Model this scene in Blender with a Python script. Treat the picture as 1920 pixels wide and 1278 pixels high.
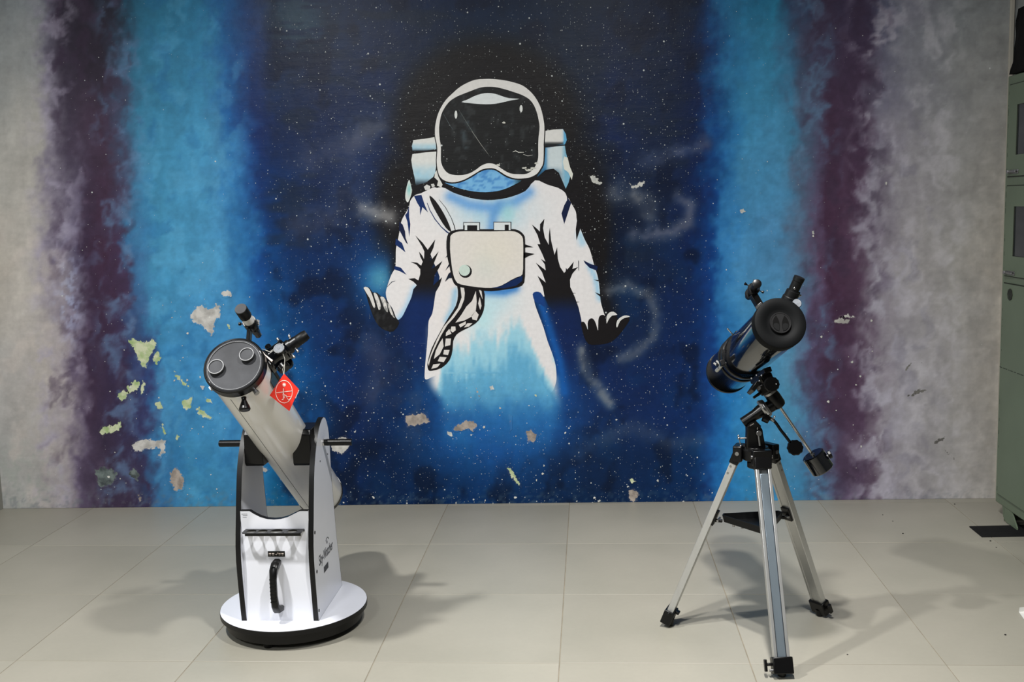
import bpy, bmesh, math, random
import numpy as np
from mathutils import Vector, Matrix
from mathutils.geometry import delaunay_2d_cdt

for _o in list(bpy.data.objects):
    bpy.data.objects.remove(_o, do_unlink=True)
scn = bpy.context.scene
COL = scn.collection
random.seed(4)
rng = np.random.RandomState(7)

# ------------------------------------------------------------------ camera
FPX = 1978.13
PITCH, ROLL, YAW, CAMZ = 0.12541, -0.02762, 0.06151, 1.4424
WALL_Y = 5.0456
cp, sp = math.cos(PITCH), math.sin(PITCH)
cr, sr = math.cos(ROLL), math.sin(ROLL)
Rz = Matrix.Rotation(YAW, 3, 'Z')
_fw, _up, _rt = Vector((0, cp, -sp)), Vector((0, sp, cp)), Vector((1, 0, 0))
CR = Rz @ (cr * _rt + sr * _up)
CU = Rz @ (-sr * _rt + cr * _up)
CF = Rz @ _fw
CAM = Vector((0, 0, CAMZ))
cd = bpy.data.cameras.new('camera')
cam = bpy.data.objects.new('camera', cd)
COL.objects.link(cam)
M = Matrix((CR, CU, -CF)).transposed().to_4x4()
M.translation = CAM
cam.matrix_world = M
cd.sensor_width = 36.0
cd.lens = FPX * 36.0 / 1920.0
cd.clip_start = 0.05
scn.camera = cam

# ------------------------------------------------------------------ light
scn.view_settings.view_transform = 'Standard'
scn.view_settings.look = 'None'
scn.view_settings.gamma = 1.0
scn.view_settings.use_curve_mapping = False
scn.view_settings.exposure = 0.45
w = bpy.data.worlds.new('world')
scn.world = w
w.use_nodes = True
w.node_tree.nodes['Background'].inputs[0].default_value = (0.02, 0.02, 0.02, 1)

def area(name, loc, power, size, col=(1, 0.97, 0.92), size_y=None):
    l = bpy.data.lights.new(name, 'AREA')
    l.energy = power
    l.color = col
    l.shape = 'RECTANGLE' if size_y else 'DISK'
    l.size = size
    if size_y: l.size_y = size_y
    o = bpy.data.objects.new(name, l)
    o.location = loc
    COL.objects.link(o)
    return o
area('ceiling_lamp_left', (-1.70, 2.20, 3.0), 78, 0.16, (1.0, 0.99, 0.97))
area('ceiling_lamp_middle', (0.24, 2.05, 3.0), 52, 0.14, (1.0, 0.985, 0.96))
sl = bpy.data.lights.new('ceiling_spot', 'SPOT')
sl.energy = 150; sl.color = (1.0, 0.975, 0.94); sl.spot_size = math.radians(70); sl.spot_blend = 1.0; sl.shadow_soft_size = 0.05
so = bpy.data.objects.new('ceiling_spot', sl); COL.objects.link(so)
so.location = (0.38, 2.66, 2.75)
so.rotation_euler = (Vector((0.62, 3.5, 0.3)) - so.location).to_track_quat('-Z', 'Y').to_euler()
area('ceiling_lamp_right', (1.25, 1.9, 3.0), 2.5, 0.2, (1.0, 0.98, 0.95))
area('fill_light_back', (-1.6, -0.6, 3.0), 60, 0.6, (0.95, 0.98, 1.0))  # added fill light for the wall and the camera-facing fronts

# ------------------------------------------------------------------ pixel -> place helpers
def ray(x, y):
    x = float(x); y = float(y)
    return ((x - 960) * CR - (y - 639) * CU + FPX * CF).normalized()
def atY(x, y, Y):
    d = ray(x, y); return CAM + d * (Y / d.y)
def atZ(x, y, Z=0.0):
    d = ray(x, y); return CAM + d * ((Z - CAMZ) / d.z)
def atX(x, y, X):
    d = ray(x, y); return CAM + d * (X / d.x)

# ------------------------------------------------------------------ materials
def lin(c):
    c = np.asarray(c, float) / 255.0
    return np.where(c <= 0.04045, c / 12.92, ((c + 0.055) / 1.055) ** 2.4)

def mat(name, col, rough=0.5, metal=0.0, spec=0.5, var=0.06, vscale=9.0, bump=0.0, bscale=60.0, coat=0.0, stretch=None, emit=0):
    m = bpy.data.materials.new(name)
    m.use_nodes = True
    nt = m.node_tree
    b = nt.nodes['Principled BSDF']
    c = tuple(float(v) for v in lin(col)) if max(col) > 1.5 else tuple(col)
    b.inputs['Roughness'].default_value = rough
    b.inputs['Metallic'].default_value = metal
    b.inputs['Specular IOR Level'].default_value = spec
    b.inputs['Coat Weight'].default_value = coat
    b.inputs['Coat Roughness'].default_value = 0.08
    tc = nt.nodes.new('ShaderNodeTexCoord')
    mp = nt.nodes.new('ShaderNodeMapping')
    nt.links.new(tc.outputs['Object'], mp.inputs[0])
    if stretch: mp.inputs['Scale'].default_value = stretch
    n = nt.nodes.new('ShaderNodeTexNoise')
    n.inputs['Scale'].default_value = vscale
    n.inputs['Detail'].default_value = 5
    nt.links.new(mp.outputs[0], n.inputs[0])
    r = nt.nodes.new('ShaderNodeMapRange')
    r.inputs[1].default_value = 0.3; r.inputs[2].default_value = 0.7
    r.inputs[3].default_value = 1 - var; r.inputs[4].default_value = 1 + var
    nt.links.new(n.outputs[0], r.inputs[0])
    mx = nt.nodes.new('ShaderNodeVectorMath'); mx.operation = 'SCALE'
    mx.inputs[0].default_value = c
    nt.links.new(r.outputs[0], mx.inputs['Scale'])
    nt.links.new(mx.outputs[0], b.inputs['Base Color'])
    if bump > 0:
        n2 = nt.nodes.new('ShaderNodeTexNoise')
        n2.inputs['Scale'].default_value = bscale; n2.inputs['Detail'].default_value = 4
        nt.links.new(mp.outputs[0], n2.inputs[0])
        bp = nt.nodes.new('ShaderNodeBump')
        bp.inputs['Strength'].default_value = bump; bp.inputs['Distance'].default_value = 0.002
        nt.links.new(n2.outputs[0], bp.inputs['Height'])
        nt.links.new(bp.outputs[0], b.inputs['Normal'])
    return m

M_white = mat('white_melamine', (226, 228, 236), 0.35, var=0.015)
M_tube = mat('white_gloss_tube', (232, 230, 226), 0.22, var=0.015, coat=0.4)
M_black = mat('black_plastic', (9, 9, 10), 0.32, spec=.3, var=0.12)
M_blackm = mat('black_matt', (11, 12, 13), 0.45, spec=.22, var=0.15)
M_gloss = mat('black_gloss_tube', (7, 9, 13), 0.06, var=0.05, coat=0.6)
M_edge = mat('black_edge_band', (12, 12, 13), 0.4, spec=.3, var=0.08)
M_cap = mat('grey_dust_cap', (62, 63, 66), 0.55, spec=.12, var=0.25, vscale=14)
M_chrome = mat('chrome', (205, 205, 205), 0.18, metal=1.0, var=0.05)
M_silver = mat('satin_silver', (165, 165, 166), 0.36, metal=1.0, var=0.06)
M_alu = mat('brushed_aluminium', (196, 197, 196), 0.38, metal=0.75, var=0.05, vscale=30, stretch=(1, 1, 0.05))
M_alu2 = mat('blue_sheen_aluminium', (165, 180, 192), 0.34, metal=0.8, var=0.04, vscale=30, stretch=(1, 1, 0.05))  # bluish reflection on the front leg's slide, put into the colour
M_groove = mat('dark_groove', (40, 46, 52), 0.6)
M_knobface = mat('turned_knob_face', (112, 116, 122), 0.6, metal=.0, spec=.3, var=.25, vscale=60)
M_cap2 = mat('matt_black_cap', (7, 8, 9), 0.6, spec=.10, var=.1)
M_boss = mat('cap_boss_black', (20, 20, 21), 0.5, spec=.2, var=.1)
M_red = mat('red_card', (225, 45, 28), 0.5, var=0.03)
M_print = mat('white_print', (240, 225, 215), 0.55, var=0.02)
M_string = mat('pale_string', (200, 198, 190), 0.7)
M_green = mat('green_enamel', (100, 114, 94), 0.42, var=0.08, vscale=4, bump=0.15, bscale=25)
M_greend = mat('chipped_edge', (38, 42, 34), 0.7, var=0.3, vscale=60)
M_glassd = mat('dark_cabinet_glass', (42, 47, 50), 0.12, var=0.1)
M_bag = mat('black_cloth', (17, 16, 16), 0.9, spec=0.15, var=0.3, vscale=20, bump=0.6, bscale=40)
M_mat = mat('black_rubber', (22, 22, 23), 0.8, spec=0.2, var=0.2, vscale=30, bump=0.5, bscale=200)
M_wallpl = mat('plain_plaster', (178, 174, 164), 0.7, var=0.06, vscale=3, bump=0.3, bscale=14)
M_ceil = mat('ceiling_paint', (62, 62, 62), 0.8, var=0.03)
M_grout = mat('grout', (134, 126, 110), 0.9, var=0.2, vscale=12)
M_ink = mat('black_ink', (45, 48, 58), 0.5)
M_paper = mat('white_paper', (215, 215, 210), 0.7)

# ------------------------------------------------------------------ mesh builder
def basis(a):
    a = Vector(a).normalized()
    h = Vector((0, 0, 1)) if abs(a.z) < 0.9 else Vector((1, 0, 0))
    u = h.cross(a).normalized()
    return a, u, a.cross(u)

class MB:
    def __init__(s):
        s.v = []; s.f = []
    def add(s, vs, fs):
        k = len(s.v)
        s.v += [Vector(q) for q in vs]
        s.f += [tuple(i + k for i in f) for f in fs]
        return s
    def lathe(s, p0, ax, prof, seg=32, closed=False, up=None, wob=None):
        p0 = Vector(p0); a, u, v = basis(ax)
        vs = []
        for (t, r) in prof:
            for k in range(seg):
                an = 2 * math.pi * k / seg
                rr = r * (wob(k, seg) if wob else 1)
                vs.append(p0 + a * t + (u * math.cos(an) + v * math.sin(an)) * rr)
        fs = []
        n = len(prof)
        for i in range(n if closed else n - 1):
            j = (i + 1) % n
            for k in range(seg):
                k2 = (k + 1) % seg
                fs.append((i * seg + k, i * seg + k2, j * seg + k2, j * seg + k))
        if not closed:
            fs.append(tuple(reversed(range(seg))))
            fs.append(tuple(range((n - 1) * seg, n * seg)))
        return s.add(vs, fs)
    def cyl(s, p0, p1, r0, r1=None, seg=20, ch=0.0):
        p0 = Vector(p0); p1 = Vector(p1); r1 = r0 if r1 is None else r1
        L = (p1 - p0).length
        pr = [(0, r0), (L, r1)] if ch == 0 else [(0, r0 - ch), (ch, r0), (L - ch, r1), (L, r1 - ch)]
        return s.lathe(p0, p1 - p0, pr, seg)
    def box(s, c, size, X=(1, 0, 0), Y=(0, 1, 0), Z=(0, 0, 1)):
        c = Vector(c); X = Vector(X) * size[0] / 2; Y = Vector(Y) * size[1] / 2; Z = Vector(Z) * size[2] / 2
        vs = [c + X * i + Y * j + Z * k for k in (-1, 1) for j in (-1, 1) for i in (-1, 1)]
        return s.add(vs, [(0, 2, 3, 1), (4, 5, 7, 6), (0, 1, 5, 4), (2, 6, 7, 3), (0, 4, 6, 2), (1, 3, 7, 5)])
    def bx(s, x0, x1, y0, y1, z0, z1):
        return s.box(((x0 + x1) / 2, (y0 + y1) / 2, (z0 + z1) / 2), (abs(x1 - x0), abs(y1 - y0), abs(z1 - z0)))
    def prism(s, poly, o, ux, uy, th):
        o = Vector(o); ux = Vector(ux); uy = Vector(uy); n = ux.cross(uy).normalized()
        k = len(poly)
        vs = [o + ux * p[0] + uy * p[1] for p in poly] + [o + ux * p[0] + uy * p[1] + n * th for p in poly]
        fs = [tuple(reversed(range(k))), tuple(range(k, 2 * k))] + [(i, (i + 1) % k, (i + 1) % k + k, i + k) for i in range(k)]
        return s.add(vs, fs)
    def ribbon(s, poly, o, ux, uy, n0, n1, off=0.0006, closed=True):
        """band of solid skin round the edge of a board"""
        o = Vector(o); ux = Vector(ux); uy = Vector(uy); n = ux.cross(uy).normalized()
        k = len(poly); P = [Vector((p[0], p[1])) for p in poly]
        ar = sum(P[i].x * P[(i + 1) % k].y - P[(i + 1) % k].x * P[i].y for i in range(k))
        sg = 1 if ar > 0 else -1
        rings = []
        for d, h in ((off, n0), (off, n1), (-0.001, n1), (-0.001, n0)):
            rg = []
            for i in range(k):
                e1 = (P[i] - P[i - 1]).normalized(); e2 = (P[(i + 1) % k] - P[i]).normalized()
                m = Vector(((e1 + e2).y, -(e1 + e2).x))
                m = m.normalized() * sg if m.length > 1e-6 else Vector((0, 0))
                q = P[i] + m * d
                rg.append(o + ux * q.x + uy * q.y + n * h)
            rings.append(rg)
        vs = [q for r in rings for q in r]; fs = []
        rng_k = range(k if closed else k - 1)
        for a in range(4):
            b = (a + 1) % 4
            for i in rng_k:
                j = (i + 1) % k
                fs.append((a * k + i, a * k + j, b * k + j, b * k + i))
        return s.add(vs, fs)
    def tube(s, path, r, seg=10):
        path = [Vector(p) for p in path]; n = len(path)
        vs = []; u = None
        for i in range(n):
            t = (path[min(i + 1, n - 1)] - path[max(i - 1, 0)]).normalized()
            if u is None: _, u, _v = basis(t)
            u = (u - t * u.dot(t)).normalized(); v = t.cross(u)
            rr = r[i] if isinstance(r, (list, tuple)) else r
            vs += [path[i] + (u * math.cos(2 * math.pi * k / seg) + v * math.sin(2 * math.pi * k / seg)) * rr for k in range(seg)]
        fs = [(i * seg + k, i * seg + (k + 1) % seg, (i + 1) * seg + (k + 1) % seg, (i + 1) * seg + k) for i in range(n - 1) for k in range(seg)]
        fs += [tuple(reversed(range(seg))), tuple(range((n - 1) * seg, n * seg))]
        return s.add(vs, fs)
    def ball(s, c, r, seg=14, sc=(1, 1, 1)):
        c = Vector(c); vs = []; fs = []; R = seg // 2
        for i in range(1, R):
            th = math.pi * i / R
            for k in range(seg):
                an = 2 * math.pi * k / seg
                vs.append(c + Vector((sc[0] * math.sin(th) * math.cos(an), sc[1] * math.sin(th) * math.sin(an), sc[2] * math.cos(th))) * r)
        t = len(vs); vs += [c + Vector((0, 0, r * sc[2])), c - Vector((0, 0, r * sc[2]))]
        for i in range(R - 2):
            for k in range(seg):
                fs.append((i * seg + k, (i + 1) * seg + k, (i + 1) * seg + (k + 1) % seg, i * seg + (k + 1) % seg))
        for k in range(seg):
            fs.append((t, k, (k + 1) % seg)); fs.append((t + 1, (R - 2) * seg + (k + 1) % seg, (R - 2) * seg + k))
        return s.add(vs, fs)
    def build(s, name, m, parent=None, inv=None, bevel=0.0, smooth=35, label=None):
        """inv: matrix that takes the coordinates used here to the parent's own space"""
        me = bpy.data.meshes.new(name)
        vs = s.v if inv is None else [inv @ q for q in s.v]
        me.from_pydata([tuple(q) for q in vs], [], s.f)
        bm = bmesh.new(); bm.from_mesh(me)
        bmesh.ops.recalc_face_normals(bm, faces=bm.faces)
        bm.to_mesh(me); bm.free()
        if smooth:
            me.shade_smooth(); me.set_sharp_from_angle(angle=math.radians(smooth))
        me.materials.append(m)
        o = bpy.data.objects.new(name, me)
        COL.objects.link(o)
        if parent: o.parent = parent
        if bevel:
            b = o.modifiers.new('bevel', 'BEVEL'); b.width = bevel; b.segments = 2; b.limit_method = 'ANGLE'
        if label: o['label'] = label
        return o

def thing(name, loc, label, cat, rz=0.0, group=None):
    o = bpy.data.objects.new(name, None)
    o.empty_display_size = 0.1
    o.location = loc; o.rotation_euler = (0, 0, rz)
    COL.objects.link(o)
    o['label'] = label; o['category'] = cat
    if group: o['group'] = group
    return o
def tag(o, label, cat):
    o['label'] = label; o['category'] = cat
    return o
def inv_of(o):
    return (Matrix.Translation(o.location) @ Matrix.Rotation(o.rotation_euler.z, 4, 'Z')).inverted()

# ================================================================== THE ROOM
XL, XR, YB, ZC = -2.92, 2.32, -4.2, 3.05
def slab(name, x0, x1, y0, y1, z0, z1, m):
    o = MB().bx(x0, x1, y0, y1, z0, z1).build(name, m, smooth=0)
    o['kind'] = 'structure'
    return o
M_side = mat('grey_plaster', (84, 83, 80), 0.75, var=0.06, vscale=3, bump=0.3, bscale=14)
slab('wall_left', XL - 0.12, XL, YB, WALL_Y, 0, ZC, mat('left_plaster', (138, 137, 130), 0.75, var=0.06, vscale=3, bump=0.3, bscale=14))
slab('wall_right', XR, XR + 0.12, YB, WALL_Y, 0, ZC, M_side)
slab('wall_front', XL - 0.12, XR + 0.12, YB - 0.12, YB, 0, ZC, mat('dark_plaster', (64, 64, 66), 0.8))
slab('ceiling', XL - 0.12, XR + 0.12, YB - 0.12, WALL_Y + 0.12, ZC, ZC + 0.1, M_ceil)
floor = slab('floor', XL - 0.12, XR + 0.12, YB - 0.12, WALL_Y + 0.12, -0.12, -0.0015, M_grout)

# ---- floor tiles: each one its own part, cut where it meets a wall
def tile_material():
    m = bpy.data.materials.new('beige_floor_tile')
    m.use_nodes = True
    nt = m.node_tree; b = nt.nodes['Principled BSDF']
    oi = nt.nodes.new('ShaderNodeObjectInfo')
    tc = nt.nodes.new('ShaderNodeTexCoord')
    n1 = nt.nodes.new('ShaderNodeTexNoise'); n1.inputs['Scale'].default_value = 2.2; n1.inputs['Detail'].default_value = 6
    ad = nt.nodes.new('ShaderNodeVectorMath'); ad.operation = 'ADD'
    sc = nt.nodes.new('ShaderNodeVectorMath'); sc.operation = 'SCALE'; sc.inputs['Scale'].default_value = 40
    nt.links.new(oi.outputs['Location'], sc.inputs[0])
    nt.links.new(tc.outputs['Object'], ad.inputs[0]); nt.links.new(sc.outputs[0], ad.inputs[1])
    nt.links.new(ad.outputs[0], n1.inputs[0])
    cr_ = nt.nodes.new('ShaderNodeValToRGB')
    e = cr_.color_ramp.elements
    e[0].position = 0.3; e[0].color = (*lin((151, 148, 136)), 1)
    e[1].position = 0.72; e[1].color = (*lin((161, 157, 145)), 1)
    nt.links.new(n1.outputs[0], cr_.inputs[0])
    mr = nt.nodes.new('ShaderNodeMapRange'); mr.inputs[3].default_value = 0.93; mr.inputs[4].default_value = 1.04
    nt.links.new(oi.outputs['Random'], mr.inputs[0])
    mx = nt.nodes.new('ShaderNodeVectorMath'); mx.operation = 'SCALE'
    nt.links.new(cr_.outputs[0], mx.inputs[0]); nt.links.new(mr.outputs[0], mx.inputs['Scale'])
    # fine speckle of grit
    n2 = nt.nodes.new('ShaderNodeTexNoise'); n2.inputs['Scale'].default_value = 55; n2.inputs['Detail'].default_value = 3
    nt.links.new(ad.outputs[0], n2.inputs[0])
    r2 = nt.nodes.new('ShaderNodeMapRange'); r2.inputs[1].default_value = 0.3; r2.inputs[2].default_value = 0.7; r2.inputs[3].default_value = 0.985; r2.inputs[4].default_value = 1.012
    nt.links.new(n2.outputs[0], r2.inputs[0])
    m2 = nt.nodes.new('ShaderNodeVectorMath'); m2.operation = 'SCALE'
    nt.links.new(mx.outputs[0], m2.inputs[0]); nt.links.new(r2.outputs[0], m2.inputs['Scale'])
    nt.links.new(m2.outputs[0], b.inputs['Base Color'])
    b.inputs['Roughness'].default_value = 0.42
    b.inputs['Specular IOR Level'].default_value = 0.35
    return m
M_tile = tile_material()
TD, TX0, TY0, TS = -0.0138, -2.5186, 4.4082, 0.6
tc_, ts_ = math.cos(TD), math.sin(TD)
def tile_to_world(u, v):     # rotated tile frame -> room
    qx, qy = u + TX0, v + TY0
    return Vector((tc_ * qx - ts_ * qy, ts_ * qx + tc_ * qy))
def clip(poly, a, b, c):     # keep a*x+b*y<=c
    out = []
    for i in range(len(poly)):
        p, q = poly[i], poly[(i + 1) % len(poly)]
        dp, dq = a * p.x + b * p.y - c, a * q.x + b * q.y - c
        if dp <= 0: out.append(p)
        if (dp < 0) != (dq < 0):
            t = dp / (dp - dq); out.append(p + (q - p) * t)
    return out
G = 0.0015
for i in range(-2, 11):
    for j in range(-15, 3):
        P = [tile_to_world(TS * i + G, TS * j + G), tile_to_world(TS * (i + 1) - G, TS * j + G),
             tile_to_world(TS * (i + 1) - G, TS * (j + 1) - G), tile_to_world(TS * i + G, TS * (j + 1) - G)]
        P = clip(clip(clip(clip(P, 1, 0, XR), -1, 0, -XL), 0, 1, WALL_Y - 0.002), 0, -1, -YB)
        if len(P) < 3: continue
        c = sum(P, Vector((0, 0))) / len(P)
        if max((p - c).length for p in P) < 0.05: continue
        n = len(P); dz = 0.0
        vs = [Vector((*(c + (p - c) * 1.0), -0.010)) for p in P] + [Vector((*p, -0.0008)) for p in P]
        vs += [Vector((*(p - (p - c).normalized() * 0.0012), 0.0)) for p in P]
        fs = [tuple(range(2 * n, 3 * n))]
        for r in (0, 1):
            fs += [(r * n + k, r * n + (k + 1) % n, (r + 1) * n + (k + 1) % n, (r + 1) * n + k) for k in range(n)]
        mb = MB(); mb.add([q - Vector((c.x, c.y, 0)) for q in vs], fs)
        o = mb.build('tile', M_tile, floor, smooth=0)
        o.location = (c.x, c.y, 0)

# ================================================================== THE MURAL WALL
def vnoise(x, y, seed=0):
    """value noise, numpy"""
    r = np.random.RandomState(seed).rand(256, 256)
    xi = np.floor(x).astype(int); yi = np.floor(y).astype(int)
    fx = x - xi; fy = y - yi
    fx = fx * fx * (3 - 2 * fx); fy = fy * fy * (3 - 2 * fy)
    a = r[xi % 256, yi % 256]; b = r[(xi + 1) % 256, yi % 256]
    c = r[xi % 256, (yi + 1) % 256]; d = r[(xi + 1) % 256, (yi + 1) % 256]
    return (a * (1 - fx) + b * fx) * (1 - fy) + (c * (1 - fx) + d * fx) * fy
def fbm(x, y, seed=0, oct=4):
    s = 0; a = 1; t = 0
    for k in range(oct):
        s = s + a * vnoise(x * 2 ** k + 17.3 * k, y * 2 ** k + 9.1 * k, seed + k); t += a; a *= 0.5
    return s / t
def sm(a, b, x):
    t = np.clip((x - a) / (b - a), 0, 1)
    return t * t * (3 - 2 * t)

ROWS = [  # top row and right-hand greys carry the wall's light falloff in the paint
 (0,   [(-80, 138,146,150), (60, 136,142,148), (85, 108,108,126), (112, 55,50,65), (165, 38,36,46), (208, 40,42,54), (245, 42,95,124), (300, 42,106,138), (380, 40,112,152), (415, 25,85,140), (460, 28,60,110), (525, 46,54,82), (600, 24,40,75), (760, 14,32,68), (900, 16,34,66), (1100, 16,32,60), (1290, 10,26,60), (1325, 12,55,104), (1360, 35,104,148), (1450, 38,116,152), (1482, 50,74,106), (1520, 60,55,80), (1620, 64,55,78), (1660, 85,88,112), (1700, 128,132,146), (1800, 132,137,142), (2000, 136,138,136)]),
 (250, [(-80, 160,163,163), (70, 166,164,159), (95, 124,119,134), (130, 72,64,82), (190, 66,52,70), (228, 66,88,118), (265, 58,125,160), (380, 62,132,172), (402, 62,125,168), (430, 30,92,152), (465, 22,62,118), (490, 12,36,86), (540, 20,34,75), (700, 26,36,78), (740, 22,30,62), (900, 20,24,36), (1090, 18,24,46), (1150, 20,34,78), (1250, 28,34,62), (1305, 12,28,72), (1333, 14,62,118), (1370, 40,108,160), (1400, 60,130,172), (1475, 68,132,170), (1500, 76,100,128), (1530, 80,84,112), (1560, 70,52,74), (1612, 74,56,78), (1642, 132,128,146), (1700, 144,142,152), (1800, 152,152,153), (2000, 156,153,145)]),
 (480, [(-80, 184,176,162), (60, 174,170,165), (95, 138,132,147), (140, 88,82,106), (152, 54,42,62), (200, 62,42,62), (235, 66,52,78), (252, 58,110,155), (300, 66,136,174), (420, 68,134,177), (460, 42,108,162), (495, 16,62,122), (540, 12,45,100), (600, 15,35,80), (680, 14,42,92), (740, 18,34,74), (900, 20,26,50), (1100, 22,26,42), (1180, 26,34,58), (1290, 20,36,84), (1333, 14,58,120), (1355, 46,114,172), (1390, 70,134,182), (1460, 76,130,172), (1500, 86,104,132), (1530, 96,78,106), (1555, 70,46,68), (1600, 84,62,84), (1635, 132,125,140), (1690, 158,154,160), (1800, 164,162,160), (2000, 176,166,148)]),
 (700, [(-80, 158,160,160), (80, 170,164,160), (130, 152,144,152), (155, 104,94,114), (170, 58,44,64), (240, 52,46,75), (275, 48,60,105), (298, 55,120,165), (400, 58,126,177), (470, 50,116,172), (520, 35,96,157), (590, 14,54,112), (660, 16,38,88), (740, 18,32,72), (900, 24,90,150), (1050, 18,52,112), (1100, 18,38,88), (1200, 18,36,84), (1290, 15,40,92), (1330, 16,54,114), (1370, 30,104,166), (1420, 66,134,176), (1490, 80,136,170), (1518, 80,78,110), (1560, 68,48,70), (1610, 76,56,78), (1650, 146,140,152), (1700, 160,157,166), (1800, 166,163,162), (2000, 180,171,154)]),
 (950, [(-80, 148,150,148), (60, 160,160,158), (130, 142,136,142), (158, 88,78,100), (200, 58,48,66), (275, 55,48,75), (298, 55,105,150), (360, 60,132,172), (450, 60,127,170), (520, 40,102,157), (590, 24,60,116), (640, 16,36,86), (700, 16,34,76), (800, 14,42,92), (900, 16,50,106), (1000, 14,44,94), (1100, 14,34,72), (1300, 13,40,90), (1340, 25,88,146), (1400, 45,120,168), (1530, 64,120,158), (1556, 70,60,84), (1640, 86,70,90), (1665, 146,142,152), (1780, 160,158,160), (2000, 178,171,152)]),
]
def ramp_row(keys, x):
    xs = [k[0] for k in keys]
    return np.stack([np.interp(x, xs, [k[c] for k in keys]) for c in (1, 2, 3)], -1)
def mixc(col, c2, m):
    return col * (1 - m[..., None]) + np.asarray(c2, float) * m[..., None]
def ell(x, y, cx, cy, rx, ry, p=2.0, soft=1.0):
    d = np.sqrt(((x - cx) / rx) ** 2 + ((y - cy) / ry) ** 2)
    return np.exp(-(d ** p) * 1.2) if soft >= 1 else sm(1 + soft, 1 - soft, d)
def seg_d(x, y, pts):
    d = np.full(np.shape(x), 1e9)
    for (x0, y0), (x1, y1) in zip(pts[:-1], pts[1:]):
        vx, vy = x1 - x0, y1 - y0; L = vx * vx + vy * vy
        t = np.clip(((x - x0) * vx + (y - y0) * vy) / L, 0, 1)
        d = np.minimum(d, np.hypot(x - x0 - t * vx, y - y0 - t * vy))
    return d
def stroke(x, y, pts, wd): return np.exp(-(seg_d(x, y, pts) / wd) ** 2)

def torso_col(x, y):
    c = np.zeros(np.shape(x) + (3,)) + np.array([215, 213, 214.])
    n = fbm(x / 14, y / 30, 31); n2 = fbm(x / 5, y / 26, 35)
    c = mixc(c, (222, 206, 196), 0.5 * ell(x, y, 860, 520, 80, 120) * n)
    # blue under the collar ring
    c = mixc(c, (160, 198, 216), 0.9 * ell(x, y, 920, 396, 75, 42) * sm(0.2, 0.6, n + .15))
    c = mixc(c, (98, 152, 208), 0.9 * stroke(x, y, [(845, 368), (880, 384), (925, 390), (965, 378), (992, 360)], 11))
    c = mixc(c, (88, 142, 200), 0.8 * stroke(x, y, [(938, 385), (925, 405), (922, 430)], 10))
    c = mixc(c, (150, 200, 206), 0.8 * ell(x, y, 952, 400, 16, 22))
    # arms
    c = mixc(c, (150, 190, 222), 0.8 * stroke(x, y, [(778, 540), (764, 575), (748, 600)], 7))
    c = mixc(c, (70, 130, 190), 0.7 * stroke(x, y, [(780, 560), (766, 590), (750, 602)], 4))
    c = mixc(c, (150, 195, 225), 0.8 * stroke(x, y, [(1088, 440), (1092, 455)], 7))
    c = mixc(c, (140, 190, 225), 0.85 * stroke(x, y, [(1105, 498), (1116, 520), (1124, 560)], 5))
    c = mixc(c, (120, 175, 210), 0.7 * stroke(x, y, [(854, 545), (850, 575), (838, 600)], 6))
    # below the chest pack
    c = mixc(c, (178, 208, 218), 0.8 * ell(x, y, 925, 565, 46, 32) )
    c = mixc(c, (52, 118, 190), 0.95 * stroke(x, y, [(912, 546), (945, 547), (966, 540)], 9))
    c = mixc(c, (170, 212, 224), 0.8 * ell(x, y, 905, 600, 30, 40))
    # fringe fading down to blue
    edge = 640 + 34 * (n2 - .5) * 2 + 22 * np.exp(-((x - 868) / 26) ** 2) - 30 * np.exp(-((x - 972) / 20) ** 2) + 10 * np.exp(-((x - 930) / 12) ** 2)
    edge = edge + 110 * np.exp(-(np.abs(x - (1013 + (y - 640) * .36)) / 15) ** 3)
    edge = edge + 130 * sm(840, 812, x)
    t1 = sm(-32, 12, y - edge); t2 = sm(10, 70, y - edge)
    c = mixc(c, (146, 196, 214), t1)
    c = mixc(c, (92, 160, 196), t2)
    c = mixc(c, (40, 106, 164), sm(715, 800, y + 40 * (n - .5)))
    return c

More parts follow.
